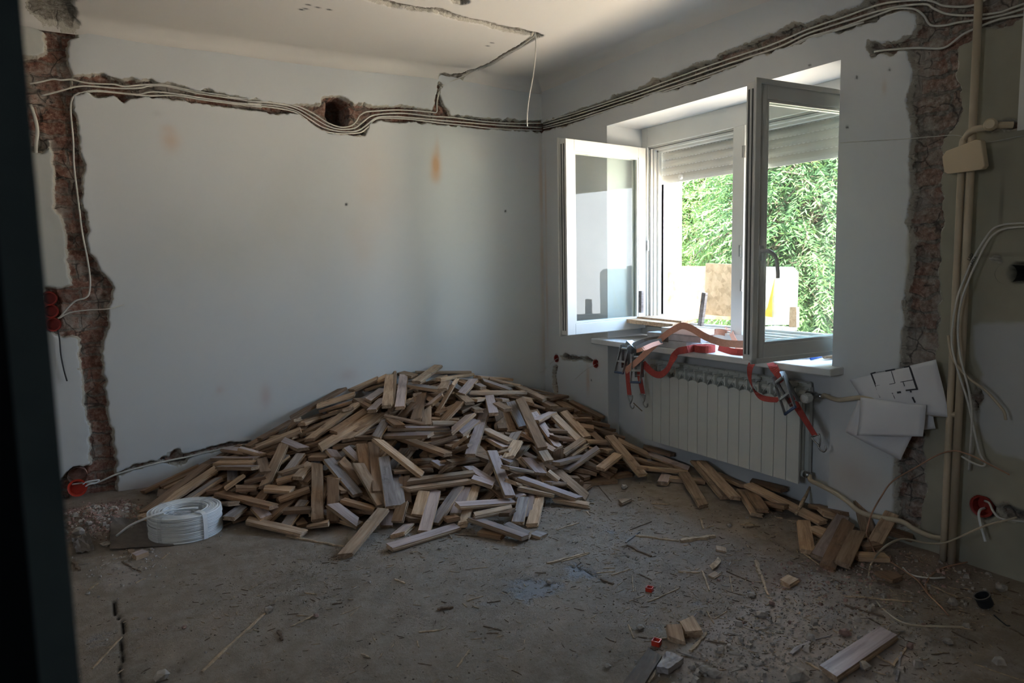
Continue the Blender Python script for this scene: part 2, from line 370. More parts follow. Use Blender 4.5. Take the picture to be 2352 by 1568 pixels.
def floormat():
    m, t, b = new_mat('dusty_screed_floor'); v = objvec(t); sm = attr(t, 'bare').outputs['Fac']; red = attr(t, 'brickdust').outputs['Fac']; pale = attr(t, 'powder').outputs['Fac']; crack = attr(t, 'crack').outputs['Fac']
    n1 = noise(t, 2.2, 5, v, .6, .5); n2 = noise(t, 60, 6, v, .75); n3 = noise(t, 230, 3, v, .7); n4 = noise(t, 11, 5, v, .7)
    base = ramp(t, n1, (.3, (.225, .175, .128)), (.7, (.345, .275, .21)))
    base = mix(t, ramp(t, n4, (.42, (0,)*3), (.62, (.75,)*3)), base, (.385, .315, .25))
    bare = mth(t, 'ADD', sm, mth(t, 'MULTIPLY', mth(t, 'SUBTRACT', n4, .5), 1.1)); bare = ramp(t, bare, (.38, (0,)*3), (.62, (1,)*3))
    base = mix(t, bare, base, mix(t, n1, (.165, .155, .15), (.24, .23, .225)))
    base = mix(t, mth(t, 'MULTIPLY', red, .75), base, mix(t, n2, (.18, .095, .07), (.38, .25, .20)))
    pw = ramp(t, mth(t, 'ADD', pale, mth(t, 'MULTIPLY', mth(t, 'SUBTRACT', n4, .5), .9)), (.35, (0,)*3), (.75, (.85,)*3))
    base = mix(t, pw, base, mix(t, n2, (.33, .26, .215), (.56, .48, .42)))
    base = mix(t, ramp(t, n2, (.28, (.5,)*3), (.40, (0,)*3)), base, (.10, .078, .06))
    base = mix(t, ramp(t, n3, (.60, (0,)*3), (.68, (.6,)*3)), base, (.44, .39, .33))
    base = mix(t, crack, base, (.02, .017, .015)); L(t, base, b.inputs['Base Color'])
    L(t, ramp(t, bare, (0, (.9,)*3), (1, (.5,)*3)), b.inputs['Roughness']); b.inputs['Specular IOR Level'].default_value = .3
    h = mth(t, 'ADD', mth(t, 'MULTIPLY', n2, .8), mth(t, 'MULTIPLY', n3, .35)); h = mth(t, 'ADD', h, mth(t, 'MULTIPLY', n4, .7)); h = mth(t, 'MULTIPLY', h, mth(t, 'SUBTRACT', 1.15, bare))
    bump(t, b, h, .9, .012); return m
M['floor'] = floormat()
# ------------------------------------------------------------ setting
def set_attr(me, name, arr):
    a = me.attributes.new(name, 'FLOAT', 'POINT'); a.data.foreach_set('value', np.ascontiguousarray(arr, dtype=np.float32))
def grid_mesh(name, us, vs, fn, skip=None):
    """fn(U,V)->(n,3) positions, dict of float attrs, paint rgb or None"""
    U, W = np.meshgrid(us, vs, indexing='ij'); P, at, paint = fn(U.ravel(), W.ravel()); nu, nv = len(us), len(vs)
    i, j = np.meshgrid(np.arange(nu-1), np.arange(nv-1), indexing='ij'); q = np.stack([i*nv+j, (i+1)*nv+j, (i+1)*nv+j+1, i*nv+j+1], -1).reshape(-1, 4)
    if skip is not None:
        cu = ((us[1:]+us[:-1])/2)[i.ravel()]; cv = ((vs[1:]+vs[:-1])/2)[j.ravel()]; q = q[~skip(cu, cv)]
    return P, q, at, paint
def emit(name, P, q, at, paint, mat, extra=None):
    n0 = len(P)
    if extra:
        P = np.vstack([P, np.array(extra.v)]); q2 = np.array(extra.f)+n0; q = np.vstack([q, q2]); k = len(extra.v)
        at = {a: np.concatenate([b, np.full(k, -.06 if a == 'chase' else 0.)]) for a, b in at.items()}
        if paint is not None: paint = np.vstack([paint, np.tile(np.array(PAINT), (k, 1))])
    me = bpy.data.meshes.new(name); me.vertices.add(len(P)); me.vertices.foreach_set('co', P.astype(np.float32).ravel())
    me.loops.add(len(q)*4); me.loops.foreach_set('vertex_index', q.astype(np.int32).ravel())
    me.polygons.add(len(q)); me.polygons.foreach_set('loop_start', np.arange(0, len(q)*4, 4, dtype=np.int32))
    me.update(calc_edges=True); me.validate()
    for a, b in at.items(): set_attr(me, a, b)
    if paint is not None:
        c = me.attributes.new('paint', 'FLOAT_COLOR', 'POINT'); c.data.foreach_set('color', np.hstack([paint, np.ones((len(paint), 1))]).astype(np.float32).ravel())
    o = link(name, me, mat); tag(o, kind='structure'); return o
PAINT = (.61, .62, .62)
def axis(a, b, step, *stops):
    ks = sorted([a, b]+[s for s in stops if a < s < b]); out = []
    for p, q in zip(ks[:-1], ks[1:]): n = max(1, round((q-p)/step)); out += list(np.linspace(p, q, n+1)[:-1])
    return np.array(out+[b])
def seg_axis(*segs):
    out = []
    for a, b, st in segs: out += list(np.arange(a, b-1e-6, st))
    return np.array(out+[segs[-1][1]])

A_upper = [(160,172),(200,172),(235,168),(262,176),(275,184),(300,176),(322,184),(345,179),(362,190),(372,192),(400,188),(440,204),(460,208),(480,203),(500,212),(540,218),(600,232),(650,238),(700,240),(735,236),(744,222),(760,218),(800,226),(812,238),(840,236),(870,243),(930,242),(990,252),(998,240),(1003,205),(1009,190),(1014,196),(1011,215),(1020,238),(1035,262),(1100,268),(1160,273),(1230,277),(1262,270),(1262,312),(1240,303),(1180,300),(1120,297),(1050,290),(990,284),(900,281),(870,277),(850,285),(836,310),(828,314),(800,311),(765,308),(725,292),(690,262),(640,262),(600,256),(520,247),(440,236),(380,226),(330,222),(300,231),(285,240),(262,222),(230,224),(200,214),(160,216)]
A_scar = [(75,-20),(75,20),(60,48),(98,75),(102,118),(80,127),(40,127),(30,190),(50,230),(62,300),(70,350),(105,352),(112,325),(118,345),(123,400),(120,478),(135,498),(148,530),(153,602),(161,653),(138,663),(100,658),(95,704),(100,758),(140,775),(176,778),(181,827),(186,878),(189,923),(202,980),(207,1036),(204,1066),(150,1085),(130,1110),(120,1300),(310,1300),(300,1160),(275,1148),(270,1087),(265,1036),(260,985),(250,944),(245,883),(237,832),(237,786),(250,755),(250,714),(260,689),(263,658),(240,628),(219,594),(207,582),(203,500),(194,480),(190,440),(192,405),(200,378),(188,350),(183,300),(172,260),(166,222),(170,180),(160,150),(155,110),(166,92),(182,86),(174,60),(170,30),(165,-20)]
A_low = [(258,1088),(300,1070),(330,1062),(355,1056),(385,1047),(384,1040),(392,1035),(412,1033),(422,1043),(470,1030),(520,1018),(575,1014),(575,1022),(500,1037),(450,1046),(432,1054),(424,1066),(404,1071),(372,1063),(330,1074),(300,1082),(265,1096)]
A_hole = [(752,228),(775,224),(804,238),(806,262),(802,287),(772,289),(752,272)]
A_socket = [(97,668),(112,660),(128,668),(140,690),(140,750),(128,764),(105,758),(98,720)]
def pA(l): return [tuple(ony(x, y, YA)[[0, 2]]) for x, y in l]
def pB(l): return [tuple(onx(x, y, XB)[[1, 2]]) for x, y in l]
def pF(l): return [tuple(onz(x, y, 0)[[0, 1]]) for x, y in l]
def blob(u, v, c, r): return np.exp(-(((u-c[0])/r[0])**2+((v-c[1])/r[1])**2))
def stain(paint, k, col): return paint*(1-k[:, None])+np.array(col)*k[:, None]

def wallA_fn(u, v):
    w = (fbm(u*24, v*24, 3, 4)-.5)*.034
    d = np.maximum.reduce([poly_sd(u, v, pA(A_upper)), poly_sd(u, v, pA(A_scar)), poly_sd(u, v, pA(A_low))])+w
    hole = poly_sd(u, v, pA(A_hole))+w*.4; sock = poly_sd(u, v, pA(A_socket))
    rnd = line_sd(u, v, pA([(176,1088),(178,1089)]), .045); d = np.maximum(d, rnd); d = np.maximum(d, poly_sd(u, v, pA(A_socket)))
    dep = np.clip(d/.012, 0, 1); dep = dep*dep*(3-2*dep)*(.020+.026*fbm(u*16, v*22, 9, 4))
    step = np.clip((d-.004)/.006, 0, 1)*.010*np.round(fbm(u*6, v*13, 21, 2)*3)/3*2; dep = dep+step
    dep = dep+np.clip(hole/.008, 0, 1)*.26+np.clip(sock/.01, 0, 1)*.02+np.clip(rnd/.006, 0, 1)*.05
    P = np.stack([u, YA+dep+(fbm(u*1.2, v*1.2, 5, 2)-.5)*.012*np.clip(-d/.05, 0, 1), v], 1)
    paint = np.tile(np.array(PAINT), (len(u), 1)); n = fbm(u*6, v*5, 31, 4)
    def s(px, py, rx, ry, col, k):
        nonlocal paint
        c = ony(px, py, YA); r = (rx/370, ry/370); paint = stain(paint, np.clip(blob(u, v, (c[0], c[2]), r)*k*(.45+n), 0, .9), col)
    O = (.60, .36, .20)
    s(1001, 378, 12, 30, O, 1.1); s(1004, 340, 7, 26, O, .3); s(1000, 405, 14, 16, O, .5); s(392, 322, 17, 22, O, .55); s(385, 295, 14, 8, O, .3)
    s(860, 420, 60, 110, O, .22); s(830, 560, 35, 60, O, .15); s(700, 500, 160, 160, (.50, .47, .38), .28); s(480, 560, 120, 90, (.46, .46, .38), .3)
    s(1243, 420, 6, 90, O, .6); s(1246, 620, 6, 160, (.55, .36, .24), .45); s(1252, 800, 14, 80, (.50, .36, .26), .4); s(1105, 345, 30, 25, O, .12)
    s(610, 910, 12, 26, (.52, .38, .36), .5); s(505, 895, 9, 9, (.52, .36, .33), .45); s(800, 862, 24, 16, (.50, .37, .36), .4); s(360, 260, 10, 6, (.4, .42, .42), .3)
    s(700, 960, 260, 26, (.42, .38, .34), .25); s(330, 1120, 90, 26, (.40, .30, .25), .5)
    for px, py in ((796, 469), (1161, 485), (630, 123), (656, 126)): s(px, py, 2.6, 2.6, (.01, .01, .01), 2.5)
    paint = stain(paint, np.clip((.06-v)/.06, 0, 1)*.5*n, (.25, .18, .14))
    left = np.clip((-.02-u+.1*(n-.5))/.05, 0, 1)*np.clip((v-.9)/.3, 0, 1); paint = stain(paint, left*.45, (.42, .41, .33))
    return P, {'chase': d}, paint
us = seg_axis((-2.6, -.5, .1), (-.5, 3.30, .0075)); vs = seg_axis((-.05, .9, .0085), (.9, 2.0, .0085), (2.0, 2.66, .0075), (2.66, 2.8, .0075))
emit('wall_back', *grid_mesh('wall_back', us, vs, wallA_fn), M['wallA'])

B_upper = [(1225,284),(1245,281),(1300,262),(1330,250),(1400,226),(1410,216),(1440,212),(1480,196),(1500,176),(1520,182),(1560,162),(1600,146),(1640,136),(1650,126),(1700,104),(1760,82),(1800,62),(1825,52),(1850,58),(1870,48),(1897,34),(1915,36),(1950,18),(1980,4),(2010,-10),(2060,-60),(2500,-160),(2500,40),(2352,42),(2320,60),(2300,68),(2275,60),(2250,72),(2225,96),(2205,108),(2200,150),(2196,170),(2205,205),(2212,255),(2192,292),(2165,320),(2166,345),(2172,372),(2160,405),(2163,440),(2163,469),(2169,514),(2160,546),(2160,600),(2158,640),(2160,673),(2156,737),(2152,800),(2140,860),(2125,960),(2121,1007),(2124,1087),(2128,1130),(2118,1160),(2112,1215),(2060,1215),(2057,1167),(2051,1135),(2054,1103),(2054,1058),(2068,1010),(2066,900),(2062,850),(2066,820),(2070,790),(2068,760),(2076,740),(2073,700),(2078,670),(2088,600),(2086,570),(2092,555),(2080,510),(2083,480),(2095,455),(2090,420),(2086,400),(2088,350),(2092,310),(2085,270),(2083,215),(2092,185),(2096,160),(2088,140),(2080,117),(2064,116),(2045,128),(2020,126),(2005,130),(1992,118),(1988,108),(1994,92),(2030,96),(2060,99),(2076,82),(2092,80),(2105,60),(2103,32),(2085,26),(2065,22),(2045,34),(2010,50),(1950,70),(1900,80),(1850,93),(1800,112),(1720,138),(1650,168),(1600,190),(1550,207),(1500,214),(1450,236),(1400,252),(1350,268),(1300,290),(1250,303),(1225,306)]
B_small = [(1284,816),(1300,813),(1330,818),(1345,817),(1364,826),(1358,834),(1330,829),(1310,829),(1290,826)]
B_vert = [(1268,838),(1280,840),(1279,870),(1282,905),(1271,905),(1268,870)]
B_open = (2.20, 3.97, -.1, 2.235)
B_white = [(1240,-100),(2065,-100),(2112,60),(2090,400),(2080,700),(2062,900),(2052,1110),(2050,1400),(1240,1400)]
B_patch = [(2236,748),(2252,742),(2420,738),(2420,1080),(2330,1050),(2290,1040),(2262,1010),(2240,960),(2246,900),(2258,860),(2240,820)]
def wallB_fn(u, v):
    w = (fbm(u*24, v*24, 13, 4)-.5)*.034
    sock = line_sd(u, v, pB([(2256,1166),(2257,1167)]), .05); duct = line_sd(u, v, pB([(2342,627),(2343,627)]), .042); s2 = np.maximum(line_sd(u, v, pB([(1278,822),(1278,823)]), .029), line_sd(u, v, pB([(1368,834),(1368,835)]), .030))
    lowr = poly_sd(u, v, pB([(2290,1165),(2310,1150),(2345,1172),(2420,1185),(2420,1210),(2340,1200),(2300,1190)]))
    d = np.maximum.reduce([poly_sd(u, v, pB(B_upper)), poly_sd(u, v, pB(B_small)), poly_sd(u, v, pB(B_vert)), lowr, poly_sd(u, v, pB([(2252,890),(2258,905),(2246,940),(2225,945),(2222,910)])), poly_sd(u, v, pB([(2272,592),(2290,586),(2300,590),(2298,600),(2275,600)]))])+w
    d = np.maximum(d, np.maximum(sock, duct)-.004); d = np.maximum(d, s2-.002); jc = line_sd(u, v, pB([(2280,292),(2326,287)]), .02); d = np.maximum(d, jc+w)
    dep = np.clip(d/.012, 0, 1); dep = dep*dep*(3-2*dep)*(.018+.032*fbm(u*15, v*20, 19, 4))
    dep = dep+np.clip((d-.01)/.006, 0, 1)*.012*np.round(fbm(u*5, v*13, 41, 2)*3)/3*2
    dep = dep+np.clip(sock/.006, 0, 1)*.045+np.clip(s2/.006, 0, 1)*.045+np.clip(duct/.006, 0, 1)*.12+np.clip(poly_sd(u, v, pB([(1992,100),(2006,98),(2006,116),(1996,118)]))/.006, 0, 1)*.05
    edge = np.minimum.reduce([np.abs(u-2.20), np.abs(u-3.97), np.abs(v-2.235)])
    P = np.stack([XB+dep+(fbm(u*1.2, v*1.2, 15, 2)-.5)*.010*np.clip(edge/.1, 0, 1)*np.clip(-d/.05, 0, 1), u, v], 1)
    paint = np.tile(np.array(PAINT), (len(u), 1)); n = fbm(u*6, v*5, 51, 4); n2 = fbm(u*14, v*14, 57, 4)
    wh = np.clip(poly_sd(u, v, pB(B_white), .2)/.02+.5+(n2-.5)*.8, 0, 1)
    olive = np.array((.34, .315, .245))[None]*(0.75+.5*n[:, None]); paint = olive*(1-wh[:, None])+paint*wh[:, None]
    pt = np.clip(poly_sd(u, v, pB(B_patch), .2)/.012+.5+(n2-.5)*1.2, 0, 1); paint = paint*(1-pt[:, None])+np.array((.47, .47, .46))*(.9+.2*n[:, None])*pt[:, None]
    def s(px, py, rx, ry, col, k):
        nonlocal paint
        c = onx(px, py, XB); r = (rx/480, ry/480); paint = stain(paint, np.clip(blob(u, v, (c[1], c[2]), r)*k*(.4+n), 0, .9), col)
    O = (.55, .36, .24)
    s(1253, 450, 5, 120, O, .7); s(1256, 680, 6, 160, O, .5); s(1350, 870, 10, 50, O, .5); s(1372, 838, 14, 12, (.6, .3, .2), .5); s(1280, 825, 16, 18, (.5, .38, .3), .4)
    s(1960, 1100, 90, 50, (.42, .30, .20), .45); s(2031, 200, 5, 14, (.5, .36, .25), .5); s(1860, 150, 2.5, 2.5, (.02,)*3, 2); s(2300, 470, 3, 42, (.06,)*3, .8); s(2296, 585, 40, 3, (.06,)*3, .5)
    s(1390, 1010, 60, 40, (.40, .27, .18), .4); s(2300, 430, 140, 200, (.30, .27, .20), .3); s(2280, 1150, 120, 120, (.42, .39, .31), .4)
    for px, py in ((1358, 873), (1968, 178), (1946, 292), (2043, 160)): s(px, py, 2.4, 2.4, (.02,)*3, 2.2)
    return P, {'chase': d}, paint
us = seg_axis((-2.0, .9, .1), (.9, 2.20, .0075), (2.20, 3.97, .0087), (3.97, 4.79, .0075)); us = np.unique(np.round(np.concatenate([us, [2.20, 3.97]]), 5))
vs = axis(-.05, 2.8, .0080, 2.235)
ex = MB()
def quad(a, b, c, d, n=1): ex.add([a, b, c, d], [(0, 1, 2, 3)])
zs = .775
# niche sides, lintel, radiator recess back and bearing under the sill
quad((XB, 3.97, 0), (3.66, 3.97, 0), (3.66, 3.97, 2.235), (XB, 3.97, 2.235)); quad((XB, 2.20, 0), (XB, 2.20, 2.235), (3.66, 2.20, 2.235), (3.66, 2.20, 0))
quad((XB, 2.20, 2.235), (XB, 3.97, 2.235), (3.66, 3.97, 2.235), (3.66, 2.20, 2.235)); quad((XR, 2.20, 0), (XR, 3.97, 0), (XR, 3.97, zs), (XR, 2.20, zs))
quad((XR, 2.20, zs-.02), (3.66, 2.20, zs-.02), (3.66, 3.97, zs-.02), (XR, 3.97, zs-.02))
emit('wall_right', *grid_mesh('wall_right', us, vs, wallB_fn, lambda u, v: (u > 2.2) & (u < 3.97) & (v < 2.235)), M['wallB'], ex)

# outer leaf of the window wall, so the building has thickness and no light leaks
o = MB().span((3.62, -2.2, -3.2), (3.70, 2.20, 3.0)).span((3.62, 3.97, -3.2), (3.70, 5.2, 3.0)).span((3.62, 2.20, -3.2), (3.70, 3.97, .70)).span((3.62, 2.20, 2.235), (3.70, 3.97, 3.0)).build('wall_outer', M['facade']); tag(o, kind='structure')
o = MB().span((3.34, -2.2, -.1), (3.62, 2.195, 2.9)).span((3.34, 3.975, -.1), (3.62, 5.2, 2.9)).build('wall_right_core', M['plain']); tag(o, kind='structure')
o = MB().span((-2.75, -2.3, -.3), (3.7, 5.2, -.06)).build('floor_slab', M['plain']); tag(o, kind='structure')
o = MB().span((-2.7, 5.12, -.1), (3.7, 5.2, 3.0)).build('wall_back_core', M['plain']); tag(o, kind='structure')
o = MB().span((-2.75, -2.2, 0), (-2.6, -.3, 2.9)).span((-2.75, .6, 0), (-2.6, 5.1, 2.9)).span((-2.75, -.3, 0), (-2.6, .6, 1.4)).span((-2.75, -.3, 2.1), (-2.6, .6, 2.9)).build('wall_left', M['plain']); tag(o, kind='structure')  # hole in this unseen wall is added, it lets in fill light
o = MB().span((-2.75, -2.3, 0), (3.7, -2.2, 2.9)).build('wall_front', M['plain']); tag(o, kind='structure')
o = MB().span((-4.6, -2.4, 2.86), (3.9, 5.2, 3.0)).build('roof_slab', M['plain']); tag(o, kind='structure'); o.name = 'ceiling_slab'  # left overhang added to keep the sun out of the added opening

# ceiling with a soft cove and chased grooves
C1 = [(820,-14),(870,0),(905,10),(935,15),(975,22),(1000,22),(1050,40),(1110,52),(1140,62),(1180,68),(1237,82)]
C2 = [(1235,83),(1210,97),(1190,110),(1160,126),(1130,145),(1095,160),(1060,176),(1030,188)]
def pC(l): return [tuple(onz(x, y, ZC)[[0, 1]]) for x, y in l]
RC = .11
def oncove(px, py):
    lo, hi = 4.0, YA; f = lambda y: ony(px, py, y)[2]-(ZC-RC*(1-math.sqrt(max(0, 1-max(0, 1-(YA-y)/RC)**2)))*.75)
    if onz(px, py, ZC)[1] < YA-RC: return onz(px, py, ZC)
    for _ in range(40):
        m = (lo+hi)/2
        if f(m) > 0: hi = m
        else: lo = m
    return ony(px, py, lo)
def ceil_fn(u, v):
    w = (fbm(u*22, v*22, 23, 3)-.5)*.03
    c2 = [tuple(oncove(x, y)[[0, 1]]) for x, y in C2+[(1018, 193), (1012, 199)]]
    d = np.maximum.reduce([line_sd(u, v, pC(C1), .036)+w, poly_sd(u, v, [tuple(oncove(x, y)[[0, 1]]) for x, y in [(60,-30),(165,-30),(172,20),(184,58),(170,90),(164,135),(100,135),(95,104),(62,60)]])+w*1.5, line_sd(u, v, c2, .019)+w*.5, poly_sd(u, v, pC([(1030,-6),(1075,-6),(1078,4),(1060,11),(1040,8)]))+w*.7, poly_sd(u, v, pC([(1116,60),(1150,72),(1210,82),(1190,70),(1130,56)]))+w*.6])
    rc = .11; r1 = np.clip(1-(YA-v)/rc, 0, 1); r2 = np.clip(1-(XB-u)/rc, 0, 1); drop = rc*(1-np.sqrt(np.clip(1-np.maximum(r1, r2)**2, 0, 1)))*.75
    dep = np.clip(d/.012, 0, 1)*(.014+.02*fbm(u*20, v*20, 25, 3))
    P = np.stack([u, v, ZC-drop+dep+(fbm(u*.8, v*.8, 27, 2)-.5)*.02], 1)
    paint = np.tile(np.array((.69, .65, .60)), (len(u), 1)); n = fbm(u*4, v*4, 29, 3)
    for px, py in ((708, 9), (702, 18), (730, 15), (756, 20), (692, 20), (1120, 106), (1130, 99), (1405, 156), (1392, 161), (634, 123), (657, 127)):
        c = onz(px, py, ZC); paint = stain(paint, np.clip(blob(u, v, (c[0], c[1]), (.012, .007))*2, 0, .9), (.03, .03, .03))
    return P, {'chase': d}, paint
us = seg_axis((-2.7, -.1, .1), (-.1, 3.14, .010)); us[-1] = XB+.01; vs = seg_axis((-2.3, 2.6, .1), (2.6, 4.79, .010))
emit('ceiling', *grid_mesh('ceiling', us, vs, ceil_fn), M['ceil'])

# floor
CR = [[(262,1382),(266,1410),(280,1425),(285,1440),(281,1455),(280,1480),(284,1500),(277,1530),(283,1575)], [(1298,1293),(1320,1302),(1345,1310),(1372,1324),(1390,1336)], [(1412,1261),(1432,1270),(1440,1277),(1462,1285)], [(1200,1334),(1230,1322),(1250,1312)]]
def floor_h(x, y):
    x = np.atleast_1d(np.asarray(x, float)); y = np.atleast_1d(np.asarray(y, float))
    h = (fbm(x*3, y*3, 61, 4)-.5)*.008+(fbm(x*18, y*18, 63, 4)-.5)*.005
    pw = POWDER(x, y); h = h+pw*(.006+.028*fbm(x*11, y*11, 65, 4)-.008)
    lb = blob(x, y, tuple(onz(215,1200,0)[:2]), (.20, .18))*.075*(.4+fbm(x*16, y*16, 67, 4)); return h+lb
def POWDER(x, y):
    k = np.zeros_like(x)
    for px, py, r, s_ in ((1880,1385,.22,.8), (1830,1450,.22,.9), (1740,1500,.20,.9), (1650,1545,.2,.8), (1960,1330,.16,.5), (285,1340,.12,.8), (270,1300,.10,.6), (1980,1560,.3,.6), (2250,1500,.4,.35)):
        c = onz(px, py, 0); k = k+blob(x, y, (c[0], c[1]), (r, r))*s_
    return np.clip(k, 0, 1)
def floor_fn(u, v):
    h = floor_h(u, v)
    crack = np.maximum.reduce([line_sd(u, v, pF(c), .0042 if i == 0 else .0022) for i, c in enumerate(CR)])+(fbm(u*50, v*50, 71, 2)-.5)*.0014
    ck = np.clip(crack/.004+.5, 0, 1)*np.where(crack > -.05, 1, 0)
    def bl(*L_):
        k = np.zeros_like(u)
        for px, py, rx, ry, s_ in L_:
            c = onz(px, py, 0); k = k+blob(u, v, (c[0], c[1]), (rx, ry))*s_
        return np.clip(k, 0, 1)
    bare = bl((1330,1310,.10,.16,.6), (1240,1350,.12,.14,.6), (1420,1230,.12,.12,.5), (1100,1370,.25,.2,.35), (250,1480,.2,.3,.4), (1600,1380,.1,.1,.4), (1500,1430,.12,.12,.4), (760,1390,.3,.3,.2), (640,1240,.15,.1,.3))
    rd = bl((210,1180,.22,.22,1.), (250,1230,.14,.12,.5), (1900,1340,.3,.2,.35), (2150,1290,.35,.15,.5), (1850,1360,.12,.12,.5), (1700,1250,.5,.3,.2))
    P = np.stack([u, v, h-ck*.012], 1); return P, {'bare': bare, 'brickdust': rd, 'powder': POWDER(u, v), 'crack': ck}, None
us = seg_axis((-2.7, -.4, .1), (-.4, 3.27, .011)); vs = seg_axis((-2.3, .8, .1), (.8, 4.84, .011))
emit('floor', *grid_mesh('floor', us, vs, floor_fn), M['floor'])

# dark door frame close to the lens, left
def along(px, py, dist): r = ray(px, py); return EYE+r/np.linalg.norm(r)*dist
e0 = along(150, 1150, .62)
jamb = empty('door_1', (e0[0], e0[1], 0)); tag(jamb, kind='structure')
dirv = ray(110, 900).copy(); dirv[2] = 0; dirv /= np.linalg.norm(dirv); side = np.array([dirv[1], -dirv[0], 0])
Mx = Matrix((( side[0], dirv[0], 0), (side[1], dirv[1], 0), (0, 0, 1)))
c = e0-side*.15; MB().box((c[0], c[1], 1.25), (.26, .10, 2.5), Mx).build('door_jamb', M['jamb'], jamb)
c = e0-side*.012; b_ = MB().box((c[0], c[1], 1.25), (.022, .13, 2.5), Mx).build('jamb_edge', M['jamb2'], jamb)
# ------------------------------------------------------------ window
win = empty('window_1', (XF, 3.085, .79)); tag(win, kind='structure')
Y0, Y1, Z0, Z1 = 2.20, 3.97, .785, 2.235; ZT = 2.105
fb = MB()
fb.span((XF, Y0, Z0), (XF+.10, Y0+.06, Z1)).span((XF, Y1-.06, Z0), (XF+.10, Y1, Z1)).span((XF, Y0+.06, Z0), (XF+.10, Y1-.06, Z0+.06)).span((XF, Y0+.06, ZT), (XF+.10, Y1-.06, Z1)).span((XF-.004, 3.04, Z0+.06), (XF+.10, 3.13, ZT))
for a, b in ((Y0+.06, 3.04), (3.13, Y1-.06)):      # stepped rebates
    for k, (w, x) in enumerate(((.012, .018), (.024, .045), (.040, .07))):
        fb.span((XF+x, a, Z0+.06), (XF+.10, a+w, ZT)).span((XF+x, b-w, Z0+.06), (XF+.10, b, ZT)).span((XF+x, a, ZT-w), (XF+.10, b, ZT)).span((XF+x, a, Z0+.06), (XF+.10, b, Z0+.06+w))
bevel(fb.build('window_frame', M['frame'], win), .003)
fg = MB()
for a, b in ((Y0+.06, 3.04), (3.13, Y1-.06)):
    fg.span((XF+.016, a+.0115, Z0+.07), (XF+.019, a+.0165, ZT-.01)).span((XF+.016, b-.0165, Z0+.07), (XF+.019, b-.0115, ZT-.01)).span((XF+.016, a, ZT-.0165), (XF+.019, b, ZT-.0115))
fg.build('window_gasket', M['gasket'], win)
for yy, zz in ((3.045, 1.15), (3.045, 1.95), (3.90, 1.42), (3.06, 1.36)):
    MB().span((XF-.012, yy-.008, zz-.035), (XF, yy+.008, zz+.035)).build('window_hinge', M['chrome'], win)
# lowered roller shutter
zb = onx(1600, 411, XF+.13)[2]; xs = XF+.13
sh = empty('roller_shutter', (xs, 3.085, zb)); tag(sh, 'cream roller shutter part lowered behind the open window', 'shutter')
k = 0; z = zb
while z < 2.2:
    h = .058 if k == 0 else .052; b_ = MB(); n = 5
    vs_ = []
    for yy in (Y0+.05, Y1-.05):
        for i in range(n+1):
            t = i/n; vs_.append((xs-.008*math.sin(math.pi*t), yy, z-.001+(h+.001)*t))
        for i in range(n, -1, -1):
            t = i/n; vs_.append((xs+.004, yy, z-.001+(h+.001)*t))
    m = 2*(n+1); b_.add(vs_, [tuple(range(m))[::-1], tuple(m+i for i in range(m))]+[(i, (i+1) % m, m+(i+1) % m, m+i) for i in range(m)])
    b_.build('shutter_slat', M['shutter'], sh, smooth=False); z += h; k += 1
for yy in (2.42, 3.70): MB().lathe([(0, -.02), (.016, -.018), (.018, -.004), (.018, .0)], (xs-.004, yy, zb+.03), (1, 0, 0), 12).build('shutter_stop', M['rope'], sh)
for zz in (zb+.058, zb+.110, zb+.162, zb+.214):
    b_ = MB(); y = Y0+.07
    while y < Y1-.08: b_.span((xs-.0032, y, zz-.002), (xs-.0005, y+.016, zz+.002)); y += .030
    b_.build('slat_painted_light', M['facade'], sh)  # white bars paint the daylight showing through the slat perforations
# sill board
sl = MB().span((3.035, 2.135, .738), (XF+.02, 4.03, .775)).build('window_sill', M['sill'], None); tag(sl, kind='structure'); bevel(sl, .006, 3)

